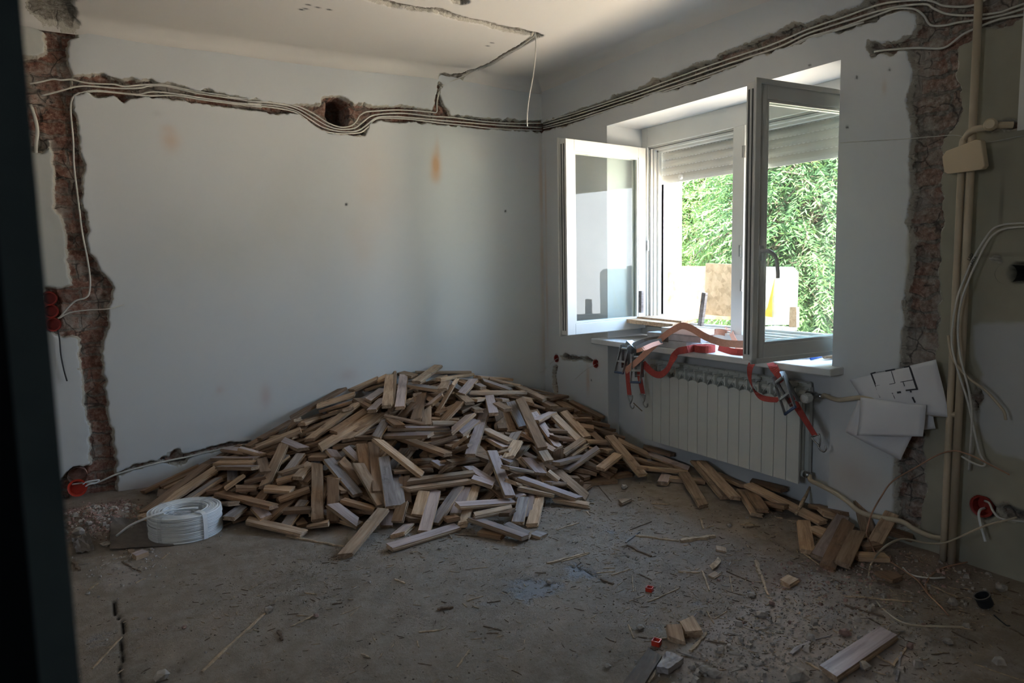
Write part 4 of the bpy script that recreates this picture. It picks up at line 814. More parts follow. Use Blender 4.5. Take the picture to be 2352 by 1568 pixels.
# zoom window, ends, kind, width on the picture (zoomed), extra: m mitre, r ragged, e on edge
TR = '''
4 200 860 1080 450 B 130
4 230 1180 1200 440 B 120
4 180 1270 1340 500 T 110
4 650 1140 1400 650 G 100
3 1050 430 1330 385 B 120
3 1080 600 1410 590 B 70
3 1480 750 1730 745 B 60
3 1560 850 1790 890 B 130
3 1080 930 1350 935 B 80
3 780 500 1010 580 B 50
3 860 410 1180 560 B 60
3 640 250 1030 440 T 60
3 300 440 400 440 L 90
3 270 500 460 600 B 60
1 200 1390 900 1110 T 110
1 250 1260 760 980 B 70
1 740 940 1550 480 B 60
1 1150 740 1740 560 T 60
1 1190 820 1740 660 G 100
1 1180 940 1640 790 T 90
1 900 1030 1180 930 T 90
1 720 1130 860 950 T 60
1 1400 1150 1950 800 B 110
1 1690 500 2100 320 T 80
1 1880 490 2230 380 T 60
1 2060 370 2260 270 T 80
1 1770 640 2080 820 B 90
1 1940 660 2180 490 L 110 m
1 2000 820 2180 640 L 110
2 420 230 640 280 T 80
2 640 215 1490 215 L 60
2 870 380 1100 280 T 90
2 1000 330 1520 250 T 70 m
2 1600 290 2130 330 L 50
2 1060 490 1120 370 T 90
2 1780 320 2300 440 T 70
2 1690 350 2130 500 L 90 m
2 1600 410 1700 460 L 70
2 500 590 680 560 G 70
2 480 700 600 640 T 70
2 430 920 640 690 B 120
2 640 970 770 490 B 125
2 290 780 310 240 T 50 e
2 190 750 240 270 T 110
2 395 770 460 270 L 115
2 650 370 1000 120 T 120
2 520 410 1080 500 G 70
2 860 740 1080 560 L 115
2 1540 650 1720 630 T 60
2 1500 535 2360 535 T 75
2 960 910 1290 340 G 105
2 1360 560 1550 340 L 110
2 1330 560 1500 700 T 100
2 1500 740 1640 820 T 110
2 1800 590 1870 870 L 110
2 1070 980 1360 680 B 115
2 900 1010 1310 1010 T 60 m
2 820 790 820 1040 T 120 m
2 150 1210 890 1190 L 90
2 200 1090 1170 1100 L 50
2 160 890 680 1000 B 60 m
2 250 950 400 1060 B 70
2 1230 1130 1520 880 L 120 m
2 1350 1170 1600 970 L 110
2 1230 1390 1480 1200 T 60 r
2 1950 930 1960 1190 T 100 m
2 870 1350 1270 1230 B 110
2 1180 1490 1510 1340 B 110
2 2080 1400 2240 1150 G 100
2 1700 1200 2050 1400 L 110
2 1720 1110 2130 1300 T 55
2 1500 1510 1740 800 L 125
2 30 1240 190 970 G 115
2 280 1190 1150 1500 B 130
3 490 480 690 860 G 95
3 840 650 1240 1200 L 90
3 870 780 1160 650 L 110
3 640 430 1000 1200 B 95
3 960 1200 1090 1400 T 110
3 1310 620 1690 1030 T 60
3 1170 690 1560 1080 T 60
3 1160 1030 1430 1060 B 75
3 710 960 1190 1260 B 65
3 1240 1190 1240 1380 T 80
3 1450 1310 1680 1160 T 90 r
3 1300 1300 1650 1060 T 80
3 1660 1090 2100 1110 T 60
3 1200 1440 1640 1330 L 60
3 1940 1240 2060 1230 T 60
3 1900 1520 2180 1300 T 105
3 1370 1550 1880 1200 L 120
3 290 1290 510 1230 T 50
3 300 1340 500 1430 L 90
3 450 1350 610 1090 T 60 m
3 530 1380 770 1130 T 70 r
6 1160 400 1690 320 B 80
6 590 390 910 370 B 100
6 920 380 1060 470 L 100
6 1080 550 1210 440 G 110 r
6 280 540 890 510 B 90
6 480 620 500 1000 B 110
6 330 600 400 1080 G 120
5 1700 120 1790 620 B 120
5 1380 360 1720 720 B 90
5 1890 90 1970 860 B 120
5 1440 160 1660 380 L 85
5 1210 210 1310 330 L 120
5 910 320 1180 320 B 100
5 430 580 820 460 T 50
5 390 700 670 620 B 70
5 800 710 930 570 B 90
5 500 1150 930 1130 B 70
4 1500 190 1840 230 L 40
4 1690 180 2060 280 L 40
4 1280 340 1980 340 L 45
4 1350 410 1970 410 T 50
4 1400 475 1960 480 L 30
4 2050 350 2110 560 B 130
4 1790 710 2070 640 B 60
4 1210 850 1430 820 B 90
4 1640 800 2010 790 B 90
4 980 1030 1340 970 B 50
4 1400 1030 1620 1040 T 70
4 1530 1270 1760 1090 G 110
4 1500 800 1760 610 T 140
5 60 1090 220 1260 L 150
4 1380 880 2240 1090 B 105
5 500 120 210 750 T 115
5 190 800 630 830 T 85
5 480 60 800 190 L 110 m
5 430 980 900 810 B 110
5 700 640 910 420 T 110
5 1300 790 1460 860 B 60
5 1400 990 1920 1130 B 95
5 1200 620 1320 690 T 60
5 1265 640 1270 1310 B 150
5 1020 420 1025 1290 T 150
5 1180 350 1640 900 G 120
5 950 1370 1200 1340 T 60
5 1240 1050 1630 1340 L 120
1 1030 1270 1800 700 T 125
1 1190 1390 2060 870 T 130
1 1630 1270 2200 860 T 80 m
6 40 50 740 600 T 125
6 1450 470 2000 800 L 105
7 400 270 870 350 L 80
7 740 1060 800 640 L 90
7 600 130 760 260 T 70
7 970 100 980 510 L 140
7 740 130 970 370 L 90
7 480 490 650 560 L 100
7 500 440 580 400 T 90
7 630 590 1160 700 T 60
7 1070 520 1340 525 L 50
7 1060 330 1230 470 T 80
7 1210 320 1690 740 T 75
7 640 440 1560 760 L 90
7 540 650 670 740 L 90
7 700 750 610 1140 G 120
7 960 690 840 1170 T 130
7 1200 770 1710 860 T 45 r
6 90 330 0 330 L 5
6 150 320 270 1090 G 120
6 1520 640 1850 750 L 75
6 1350 780 940 1350 G 105
6 1440 800 1280 1200 L 110
6 780 850 670 1220 T 125
6 1590 780 1380 1370 T 125 r
6 440 1050 370 1310 T 115 m
6 200 1150 190 1380 L 130
6 1110 1290 1310 1250 B 60
6 460 1260 740 1280 B 80 m
6 960 830 780 1480 L 150
6 480 820 1510 680 T 90 m
6 540 690 1560 560 T 85
6 1830 220 2110 920 L 115
6 1290 1070 2230 1010 L 110
6 1560 1230 2150 1110 T 45
7 310 970 530 965 B 70
6 550 1380 370 1530 L 115
5 1650 420 2030 1060 T 125
0 290 1285 300 1285 L 5
7 20 1275 380 1340 B 60
7 460 1180 780 1330 G 60 r
0 840 1225 1250 1320 T 62
0 1545 1475 1820 1150 T 62
8 810 560 1200 705 L 70
8 680 495 900 600 T 60
8 640 590 1080 700 B 55
8 820 690 1160 720 T 40
8 870 540 1080 600 B 25
8 1005 805 1035 745 L 70
8 1060 770 1320 790 T 45
8 1160 730 1305 970 T 70
8 1390 735 1600 825 T 45
8 1250 650 1460 905 T 45
8 1290 650 1535 910 T 50
8 1580 860 1690 1030 T 60
8 1640 860 1735 1000 B 55
8 1650 790 1890 850 B 45
8 1750 950 1890 980 B 60
8 625 465 865 745 T 35
9 -100 130 440 400 T 60
9 30 260 180 290 B 60
9 370 280 600 340 B 60
9 420 320 560 360 T 60
9 360 440 480 490 T 80
9 300 395 330 610 T 80
9 940 330 800 570 T 90
9 650 640 900 650 T 70
9 720 580 840 560 B 50
9 580 360 400 650 L 100
9 620 400 470 720 B 95
9 690 470 580 700 T 95
9 700 220 770 500 T 80
9 870 760 980 810 B 45
9 920 460 1080 510 B 50
'''
rows = []
for ln in TR.strip().splitlines():
    f = ln.split(); z, a, b, c, d = map(float, f[:5])
    if float(f[6]) < 10: continue
    ox, oy, s = ZO[int(z)]; rows.append((ox+a/s, oy+b/s, ox+c/s, oy+d/s, f[5], float(f[6])/s, ''.join(f[7:])))
# loose extra: long pale stave lying in front of the heap, pale one at its right foot
rows.append((894, 1253, 1050, 1206, 'L', 19, '')); rows.append((1087, 1188, 1206, 1230, 'L', 17, 'w'))
def hit(px, py, lift):
    r = ray(px, py); t = np.linspace(.6, 1.0, 500)
    r = r/np.linalg.norm(r); tt = np.linspace(1.2, 6.2, 900); P = EYE+np.outer(tt, r); ok = (P[:, 1] > YA-.03) | (P[:, 0] > XB-.02) | (P[:, 2] < np.maximum(heap(P[:, 0], P[:, 1])+lift, .004))
    return P[np.argmax(ok)]
def at_h(px, py, z):
    p = onz(px, py, z)
    if p[1] > YA-.025: p = ony(px, py, YA-.025)
    if p[0] > XR-.06 and 2.25 < p[1] < 3.9: p = onx(px, py, XR-.06)
    elif p[0] > XB-.025 and not 2.25 < p[1] < 3.9: p = onx(px, py, XB-.025)
    return p
fill = random.Random(5); FILL = []
def filler(n, lift, store):
    k = 0; tries = 0
    while k < n and tries < n*30:
        tries += 1; x = fill.uniform(.25, 3.08); y = fill.uniform(3.1, 4.72); h = float(heap(x, y)[0])
        if h < .05 or (h+lift) < .02 or fill.random() > .35+h*1.6: continue
        a = fill.uniform(0, math.pi); Ln = fill.uniform(.20, .36); e = np.array([math.cos(a), math.sin(a)])*Ln/2; p = np.array([x, y])-e; q = np.array([x, y])+e
        if max(p[1], q[1]) > YA-.04 or max(p[0], q[0]) > XB-.04 or min(p[0], q[0]) < .2: continue
        z0, z1 = settle(p, q, .055)
        if max(z0-float(heap(*p)[0]), z1-float(heap(*q)[0])) > lift+.02: continue
        stamp(p, q, .055, z0, z1); store.append((p, q, z0, z1)); k += 1
DEEP = []; filler(330, -.055, DEEP); TOPF = []; filler(115, -.03, TOPF)
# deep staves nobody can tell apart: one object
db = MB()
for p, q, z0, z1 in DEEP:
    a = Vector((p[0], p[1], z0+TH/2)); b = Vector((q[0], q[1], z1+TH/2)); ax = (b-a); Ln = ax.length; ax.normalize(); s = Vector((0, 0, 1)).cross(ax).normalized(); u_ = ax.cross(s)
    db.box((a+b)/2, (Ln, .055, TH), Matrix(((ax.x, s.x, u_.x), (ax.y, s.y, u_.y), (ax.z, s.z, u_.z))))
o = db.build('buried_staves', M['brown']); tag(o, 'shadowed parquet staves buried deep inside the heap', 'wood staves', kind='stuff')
def pix(p):
    d = np.array(p)-EYE; w_ = -np.dot(d, BK); return 1176+FPX*np.dot(d, RT)/w_, 784-FPX*np.dot(d, UP)/w_
KN = {'L': 'pinkish grey', 'T': 'bare tan', 'B': 'dark brown', 'G': 'weathered grey'}
def zone(px, py):
    if px > 1940: return 'at the right brick scar'
    if px > 1690: return 'in the tail by the radiator end'
    if px > 1395: return 'in the low tail below the radiator'
    if px < 520 and py > 1010: return 'at the left end of the heap'
    v = 'upper' if py < 960 else ('middle' if py < 1080 else 'front')
    hz = 'left' if px < 760 else ('central' if px < 1010 else ('right central' if px < 1200 else 'right'))
    return f'on the {v} {hz} heap'
for i, (p, q, z0, z1) in enumerate(TOPF):
    k = fill.choice('TBBBG'); ppx, ppy = pix(((p[0]+q[0])/2, (p[1]+q[1])/2, (z0+z1)/2)); lb = f'half buried {KN[k]} stave {zone(ppx, ppy)}'
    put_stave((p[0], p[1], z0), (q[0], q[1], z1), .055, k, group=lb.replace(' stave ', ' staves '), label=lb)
SPECIAL = {}
def sp(px, py, label): SPECIAL[(px, py)] = label
sp(825, 980, 'broad bare tan stave slanting up the left shoulder of the heap')
sp(798, 986, 'longest raw tan stave on the left shoulder, lying above its parallel twin')
sp(1097, 989, 'tall pinkish grey stave standing almost upright on the heap middle')
sp(965, 1018, 'long dark brown stave sloping down right across the heap middle')
sp(982, 858, 'bare stave poking up highest at the very top of the heap')
sp(1143, 898, 'long level tan stave near the top right of the heap')
sp(1150, 1084, 'long grey pink stave leaning down in the front right of the heap')
sp(730, 1125, 'upright bare tan stave in the front left of the heap')
sp(842, 1213, 'bare tan stave reaching out alone onto the floor in front of the heap')
sp(633, 1205, 'tan stave lying alone on the floor before the left of the heap')
sp(972, 1229, 'pinkish grey stave lying flat on the floor before the heap centre')
sp(1146, 1209, 'pale grey stave propped at the front right foot of the heap')
sp(1262, 1118, 'longest pinkish stave pointing right at the right foot of the heap')
sp(1118, 1152, 'level pinkish stave at the heap front beneath the leaning grey one')
sp(1006, 1110, 'tan stave with a mitred left end lying level in the front centre')
sp(1014, 1092, 'tan stave lying just above the mitred level stave')
sp(1338, 1054, 'broad pinkish stave pointing up right toward the window')
sp(917, 1048, 'long tan stave with a knot near its lower end')
sp(1437, 1043, 'narrow tan stave propped across the start of the radiator tail')
sp(1593, 1121, 'tan stave lying forward from the tail below the radiator')
sp(1524, 1052, 'long brown pink stave parallel to the radiator')
sp(1907, 1228, 'lighter of the wide staves fanned at the right brick scar')
sp(1922, 1247, 'darker wide stave fanned at the right brick scar')
sp(1985, 1183, 'stave standing up against the pier by the right brick scar')
used_s = set()
def special(px, py):
    b = None
    for k, l in SPECIAL.items():
        d = math.hypot(k[0]-px, k[1]-py)
        if d < 13 and k not in used_s and (b is None or d < b[0]): b = (d, k, l)
    if b: used_s.add(b[1]); return b[2]
rg = random.Random(3); LOG = []
for (x0, y0, x1, y1, kind, wpx, fl_) in rows:
    a = hit(x0, y0, 0.); b = hit(x1, y1, 0.); za, zb_ = a[2], b[2]
    for it in range(4):
        a = at_h(x0, y0, za+TH); b = at_h(x1, y1, zb_+TH)
        z0, z1 = settle(a[:2], b[:2], .055); za = .5*za+.5*z0; zb_ = .5*zb_+.5*z1
    # rigid staves of a few decimetres: keep an end from running far up the slope
    a = at_h(x0, y0, za+TH); b = at_h(x1, y1, zb_+TH); z0, z1 = max(settle(a[:2], b[:2], .055)[0], .002), max(settle(a[:2], b[:2], .055)[1], .002)
    za = a[2]-TH if a[1] > YA-.03 or a[0] > XB-.03 else za; zb_ = b[2]-TH if b[1] > YA-.03 or b[0] > XB-.03 else zb_
    Ln = np.linalg.norm(a-b); LOG.append(Ln)
    dist = np.dot((a+b)/2-EYE, fw); wv = wpx/FPX*dist            # apparent width
    w = .058; roll = 0.
    if 'e' in fl_ or wv < .026: roll = rg.choice((-1, 1))*math.radians(rg.uniform(35, 60)) if 'e' in fl_ else math.radians(rg.uniform(-6, 6))
    elif wv < .05: roll = math.radians(rg.uniform(-10, 10))
    else: roll = math.radians(rg.uniform(6, 20))*(1 if True else -1)
    if 'r' in fl_: w = .045
    e = b-a; sgn = 1 if (e[0]*fw[0]+e[1]*fw[1]) >= 0 else 1
    # tilt wide-looking staves toward the viewer
    ax = e/np.linalg.norm(e); s = np.cross([0, 0, 1], ax); s /= np.linalg.norm(s); facing = -np.sign(np.dot(s, fw[:3]))
    if wv >= .05: roll = -facing*abs(roll)*(abs(np.dot(s, fw))**.5)*1.0
    mit = (rg.choice((-1, 1))*.8 if 'm' in fl_ else rg.choice((0, 0, 0, .5, -.5)), rg.choice((0, 0, 0, 0, .6, -.6)))
    mx, my = (x0+x1)/2, (y0+y1)/2; lb = special(mx, my)
    stamp(a[:2], b[:2], .055, min(za, z0+.02), min(zb_, z1+.02))
    zn = zone(mx, my); an = math.degrees(math.atan2(-(y1-y0), x1-x0)) % 180
    ori = 'lying level' if an < 14 or an > 166 else ('rising to the right' if an < 60 else ('pointing at the viewer' if an < 120 else 'falling to the right'))
    sz = 'short' if Ln < .20 else ('long' if Ln > .38 else 'mid length'); dl = f'{sz} {KN[kind]} stave {ori} {zn}'; gp = None if lb else dl.replace(' stave ', ' staves ')
    put_stave((a[0], a[1], za+.001), (b[0], b[1], zb_+.001), w, kind, roll, mit, 'r' in fl_, label=lb or dl, group=gp)
print('STAVES', NSTAVE[0], len(rows), 'len pct', np.percentile(LOG, [5, 25, 50, 75, 95]), 'special unused', [v for k, v in SPECIAL.items() if k not in used_s])
# ------------------------------------------------------------ coil of cable
cc = onz(428, 1222, 0); g0 = float(floor_h(cc[0], cc[1])[0]); R0, HH = .168, .125
coil = empty('cable_coil', (cc[0], cc[1], g0)); tag(coil, 'shrink wrapped coil of bright white cable on the floor left of the heap', 'cable coil')
b_ = MB(); nr = 15; rgc = random.Random(4)
def ring(R_, z, r=.0046, dx=0, dy=0): 
    n = 64; ph = rgc.uniform(0, 6); wob = rgc.uniform(.0004, .0022)
    b_.tube([(cc[0]+dx+(R_+wob*math.sin(3*2*math.pi*k/n+ph))*math.cos(2*math.pi*k/n), cc[1]+dy+(R_+wob*math.sin(3*2*math.pi*k/n+ph))*math.sin(2*math.pi*k/n), g0+z+.0012*math.sin(2*2*math.pi*k/n+ph)) for k in range(n)], r, 6, closed=True)
for k in range(nr): ring(R0-rgc.uniform(0, .003), .006+k*.0083); ring(R0-.062-rgc.uniform(0, .003), .006+k*.0083)
for k in range(7): ring(R0-.0085*(k+1), .006+14*.0083+.001*(k % 2)-(.004 if k in (0, 6) else 0)); ring(R0-.0085*(k+1), .006)
b_.build('coil_windings', M['cable_w'], coil, smooth=True)
b_ = MB(); prf = [(R0-.066, .003), (R0-.068, .06), (R0-.064, .120), (R0-.05, .1285), (R0-.01, .1285), (R0+.005, .118), (R0+.0065, .06), (R0+.004, .005)]
b_.lathe(prf, (cc[0], cc[1], g0), n=48); wr = b_.build('plastic_wrap', M['wrap'], coil, smooth=True)
for k, a in enumerate((-1.15, .6, 2.2, 3.9)):
    ca, sa = math.cos(a), math.sin(a); t_ = np.array([-sa, ca, 0])*.022
    loop = [(R0-.070, .004), (R0-.072, .06), (R0-.068, .125), (R0-.03, .134), (R0+.004, .126), (R0+.010, .06), (R0+.006, .003)]
    b_ = MB(); b_.ribbon(smooth_path([(cc[0]+ca*r_, cc[1]+sa*r_, g0+z_) for r_, z_ in loop], 3), t_, .0012); b_.build('wrap_band', M['cable_w'] if k == 0 else M['wrap'], coil)
# crumpled film in the eye of the coil
b_ = MB(); m = 9
for s0_ in range(2):
    o0 = cc+np.array([.04*s0_-.03, .02-.04*s0_, 0]); vs_ = [(o0[0]+(i/m-.5)*.12+rgc.uniform(-.012, .012), o0[1]+(j/m-.5)*.09+rgc.uniform(-.012, .012), g0+.085+.03*rgc.random()) for i in range(m+1) for j in range(m+1)]
    b_.add(vs_, [(i*(m+1)+j, (i+1)*(m+1)+j, (i+1)*(m+1)+j+1, i*(m+1)+j+1) for i in range(m) for j in range(m)])
b_.build('crumpled_film', M['wrap'], coil)
e_ = lambda x, y, z: onz(x, y, g0+z)
b_ = MB(); b_.tube(smooth_path([e_(455, 1166, .134), e_(420, 1168, .142), e_(380, 1174, .148), e_(340, 1188, .135), e_(300, 1206, .09), e_(268, 1230, .03)], 6), .0055, 8); b_.build('loose_cable_end', M['cable_w'], coil, smooth=True)

def sheet(name, corners, mat, label, cat, th=.004, lift=.004, wob=.004, group=None, n=6):
    """thin board / card lying at traced floor corners"""
    c = [onz(x, y, 0) for x, y in corners]; rg_ = random.Random(len(label)); vs_ = []; 
    top_ = []
    for i in range(n+1):
        for j in range(n+1):
            u, v = i/n, j/n; p = (c[0]*(1-u)+c[1]*u)*(1-v)+(c[3]*(1-u)+c[2]*u)*v; h = max(float(floor_h(p[0], p[1])[0]), 0)+lift+rg_.uniform(0, wob)
            top_.append((p[0], p[1], h+th))
    k = len(top_); vs_ = top_+[(x, y, z-th) for x, y, z in top_]; I = lambda i, j: i*(n+1)+j
    fs = [(I(i, j), I(i+1, j), I(i+1, j+1), I(i, j+1)) for i in range(n) for j in range(n)]; fs += [tuple(k+q for q in f)[::-1] for f in fs]
    rim = [I(i, 0) for i in range(n+1)]+[I(n, j) for j in range(1, n+1)]+[I(i, n) for i in range(n-1, -1, -1)]+[I(0, j) for j in range(n-1, 0, -1)]
    fs += [(rim[i], rim[i-1], k+rim[i-1], k+rim[i]) for i in range(len(rim))]
    b_ = MB().add(vs_, fs); o = b_.build(name, mat, center=True); tag(o, label, cat, group); return o
sheet('cardboard_sheet', [(255, 1205), (350, 1200), (400, 1255), (252, 1264)], M['card'], 'dull grey cardboard sheet lying under the cable coil', 'cardboard', .003)
sheet('dark_slab', [(1490, 1500), (1520, 1520), (1470, 1600), (1425, 1590)], M['card'], 'dark scuffed board piece at the bottom edge of the photo', 'board piece', .012)
sheet('grey_slab', [(1532, 1514), (1570, 1532), (1535, 1556), (1508, 1550)], M['grey'], 'grey wooden offcut with a lit edge near the bottom edge', 'board piece', .02)
sheet('paper_scrap', [(165, 1248), (205, 1236), (218, 1268), (175, 1275)], M['card'], 'dusty cardboard scrap on the rubble beside the dark door frame', 'cardboard', .002, wob=.02)

# lone stave, right foreground
a = onz(1902, 1540, .034); b = onz(2040, 1447, .034); o = put_stave(a-np.array([0, 0, .024]), b-np.array([0, 0, .024]), .066, 'L', 0, (.25, .2), th=.024, label='lone pinkish grey stave lying flat in the bottom right foreground'); 
# wood blocks
def block(cx, cy, L_, W_, H_, yaw, kind, label, mit=(0, 0), pitch=0., name='wood_offcut', z0=None):
    p = onz(cx, cy, H_*.5); g_ = max(float(floor_h(p[0], p[1])[0]), 0) if z0 is None else z0; e = np.array([math.cos(yaw)*math.cos(pitch), math.sin(yaw)*math.cos(pitch), math.sin(pitch)])*L_/2
    b0 = np.array([p[0], p[1], g_+abs(e[2])+.0015]); return put_stave(b0-e, b0+e, W_, kind, 0, mit, th=H_, label=label, name=name, cat='wood offcut')
block(1549, 1464, .062, .050, .024, 1.0, 'T', 'small chunky wood offcut, left one of the pair near the bottom', (.5, 0), .35)
block(1584, 1449, .070, .060, .028, 1.15, 'T', 'small chunky wood offcut, right one of the pair near the bottom', (0, -.5), .15)
block(321, 1276, .055, .050, .022, .5, 'L', 'small square wood offcut in front of the cardboard under the coil', (.2, 0))
block(300, 1268, .035, .02, .016, 1.7, 'T', 'tiny wood offcut touching the cardboard under the coil')
block(1432, 1152, .06, .045, .018, .3, 'T', 'small triangular light offcut alone in the middle of the floor', (.8, -.6))
block(1812, 1340, .07, .05, .02, .2, 'T', 'small offcut alone on the floor before the right wood heap', (.4, .2))
block(1237, 1229, .065, .06, .014, 1.9, 'G', 'square splintery grey chip in front of the heap right foot')
block(1655, 1262, .05, .04, .008, .8, 'T', 'thin pale wood chip above the curled chip on the open floor', (.4, .3))
block(1640, 1322, .05, .03, .006, .2, 'T', 'thin pale wood chip below the curled chip on the open floor', (.2, .3))
# curled chip
b_ = MB(); p = [onz(x, y, z) for x, y, z in ((1633, 1304, .004), (1640, 1298, .012), (1648, 1290, .016), (1652, 1283, .012))]; b_.ribbon(smooth_path(p, 3), (.012, .03, .004), .004); o = b_.build('curled_wood_chip', M['splinter']); tag(o, 'curled pale wood chip standing on the open floor', 'wood chip')
# red clips
for (x, y), l in (((1492, 1353), 'bright red plastic clip, the one further from the camera'), ((1508, 1477), 'bright red plastic clip touching the left wood offcut')):
    p = onz(x, y, .008); g_ = max(float(floor_h(p[0], p[1])[0]), 0)+.001; yw = .5; R = Matrix.Rotation(yw, 3, 'Z'); s = .0115 if y < 1400 else .0125
    b_ = MB(); b_.box((p[0], p[1], g_+.0015), (2*s, 2*s, .003), R)
    for dx, dy, a_, c_ in ((s, 0, .003, 2*s), (-s, 0, .003, 2*s), (0, s, 2*s, .003), (0, -s, 2*s, .003)):
        q = R @ Vector((dx, dy, 0)); b_.box((p[0]+q.x, p[1]+q.y, g_+s*.7), (a_, c_, s*1.4), R)
    q = R @ Vector((0, 0, 0)); b_.box((p[0], p[1], g_+s*.4), (2*s, .002, s*.8), R); o = b_.build('red_clip', M['redclip']); tag(o, l, 'plastic clip')
# black cap
c = onz(2262, 1400, 0); g_ = max(float(floor_h(c[0], c[1])[0]), 0)+.002; cp_ = empty('plastic_cup', (c[0], c[1], g_)); tag(cp_, 'small black plastic cup lying on the floor at the right edge', 'plastic cup')
ax = (-.35, .25, .9); MB().lathe([(0, 0), (.024, 0), (.026, .004), (.0265, .034), (.029, .036), (.029, .041), (.0245, .041), (.023, .006), (0, .005)], (c[0]+.01, c[1], g_+.012), ax, 24).build('cup_body', M['black'], cp_, smooth=False)
MB().lathe([(.0288, .0412), (.0292, .0428), (.0246, .0428), (.0244, .0412)], (c[0]+.01, c[1], g_+.012), ax, 24).build('cup_rim', M['card'], cp_)
o = MB().tube(smooth_path([onz(x, y, .004) for x, y in ((2283, 1412), (2298, 1425), (2312, 1436), (2320, 1437))], 4), .0025, 6).build('black_cable', M['black'], smooth=True); tag(o, 'thin black strip lying beside the black plastic cup', 'cable')
# papers over the radiator pipe
def paper(name, corners, X, label, n=12, bulge=.02, edge=None, parent=None, seed=1):
    c = [onx(x, y, X+dx) for x, y, dx in corners]; vs_ = []
    for i in range(n+1):
        for j in range(n+1):
            u, v = i/n, j/n; p = (c[0]*(1-u)+c[1]*u)*(1-v)+(c[3]*(1-u)+c[2]*u)*v
            p = p-np.array([1, 0, 0])*(bulge*math.sin(math.pi*u)*math.sin(math.pi*v*.8+.3)+.004*math.sin(7*u+seed)*math.cos(5*v)); vs_.append(tuple(p))
    I = lambda i, j: i*(n+1)+j; k = len(vs_); fs = [(I(i, j), I(i+1, j), I(i+1, j+1), I(i, j+1)) for i in range(n) for j in range(n)]
    o = MB().add(vs_, fs).build(name, M['paper'], parent, smooth=True); m = o.modifiers.new('th', 'SOLIDIFY'); m.thickness = .0008; return o
pap = empty('floor_plan_sheet', onx(2060, 920, 3.07)); tag(pap, 'sheet of paper with a printed flat plan, tucked over the pipe', 'paper')
PX = 3.064
paper('paper_page', [(1953, 872, .03), (2151, 825, .0), (2180, 958, .01), (1990, 935, .005)], PX, '', bulge=.012, parent=pap)
def PP(x, y):   # plan drawing coordinates on the sheet, just proud of it
    # same bilinear patch as the page: invert by search
    return (x, y)
pc = [(1953, 872, .03), (2151, 825, .0), (2180, 958, .01), (1990, 935, .005)]
def page_point(px, py, off=.0022):
    u = v = .5
    for _ in range(25):
        f = lambda u, v: np.array([(pc[0][k]*(1-u)+pc[1][k]*u)*(1-v)+(pc[3][k]*(1-u)+pc[2][k]*u)*v for k in range(2)])
        e = np.array([px, py])-f(u, v); J = np.stack([(f(u+1e-4, v)-f(u, v))/1e-4, (f(u, v+1e-4)-f(u, v))/1e-4], 1); d_ = np.linalg.solve(J, e); u += d_[0]; v += d_[1]
    dx = (pc[0][2]*(1-u)+pc[1][2]*u)*(1-v)+(pc[3][2]*(1-u)+pc[2][2]*u)*v
    X = PX+dx-(.012*math.sin(math.pi*u)*math.sin(math.pi*v*.8+.3)+.004*math.sin(7*u+1)*math.cos(5*v))-off; return onx(px, py, X)
b_ = MB()
def pl_(x0, y0, x1, y1, w):
    n = 6; a_ = [page_point(x0+(x1-x0)*i/n, y0+(y1-y0)*i/n) for i in range(n+1)]; t_ = a_[-1]-a_[0]; t_ /= np.linalg.norm(t_); wv_ = np.cross([1, 0, 0], t_); b_.ribbon(a_, wv_*w*.0019, .0004)
z8 = lambda x, y: (1850+x/3.135, 800+y/3.135)
for x0, y0, x1, y1, w in ((472,178,540,355,4),(470,182,505,172,3.4),(575,163,645,150,3.6),(710,138,752,128,3.6),(750,130,805,298,4.6),(505,172,575,163,1),(645,150,710,138,1),(618,162,645,250,1.6),(645,250,604,258,1.4),(512,268,534,264,1.4),(684,242,775,226,1.6),(702,240,714,272,1.6),(722,302,808,292,3.4),(755,305,762,316,3),(770,350,790,390,4),(660,318,688,314,4.4),(588,328,630,324,3.2),(628,324,644,362,1.6),(542,330,588,327,1.4),(516,290,545,352,4)):
    pl_(*z8(x0, y0), *z8(x1, y1), w)
b_.build('printed_plan', M['ink'], pap)
o = paper('folded_paper', [(1978, 912, .0), (2128, 930, -.002), (2120, 1002, -.012), (1968, 1000, -.01)], 3.052, '', bulge=.018, seed=2); tag(o, 'blank paper flap folded forward over the pipe', 'paper')
o = paper('hanging_paper', [(1972, 915, .02), (2135, 925, .02), (2068, 1056, .02), (1941, 992, .02)], 3.062, '', bulge=.01, seed=4); tag(o, 'lower blank sheet hanging to a point below the pipe', 'paper')
o = paper('paper_corner', [(2118, 930, .02), (2140, 935, .02), (2149, 984, .02), (2090, 990, .02)], 3.075, '', n=6, bulge=.004, seed=5); tag(o, 'corner of a sheet showing right of the folded flap', 'paper')

# ------------------------------------------------------------ things on the sill
ZS = .775
def sill_box(name, px, py, size, yaw, mat, label, cat, z=ZS, par=None, tilt=0):
    p = onz(px, py, z); p[0] = max(p[0], 3.055+size[0]/2) if px < 1700 else p[0]; R = Matrix.Rotation(yaw, 3, 'Z') @ Matrix.Rotation(tilt, 3, 'Y'); o = MB().box((p[0], p[1], z+size[2]/2+.001), size, R).build(name, M[mat], par); bevel(o, .002)
    if par is None: tag(o, label, cat)
    return o
sill_box('aerated_block', 1510, 800, (.13, .34, .045), 0, 'foam', 'light grey block lying on the sill left of the red roll', 'block')
sill_box('aerated_block', 1535, 783, (.10, .42, .04), .1, 'foam', 'grey block behind the straps under the stave tray', 'block', ZS+.047)
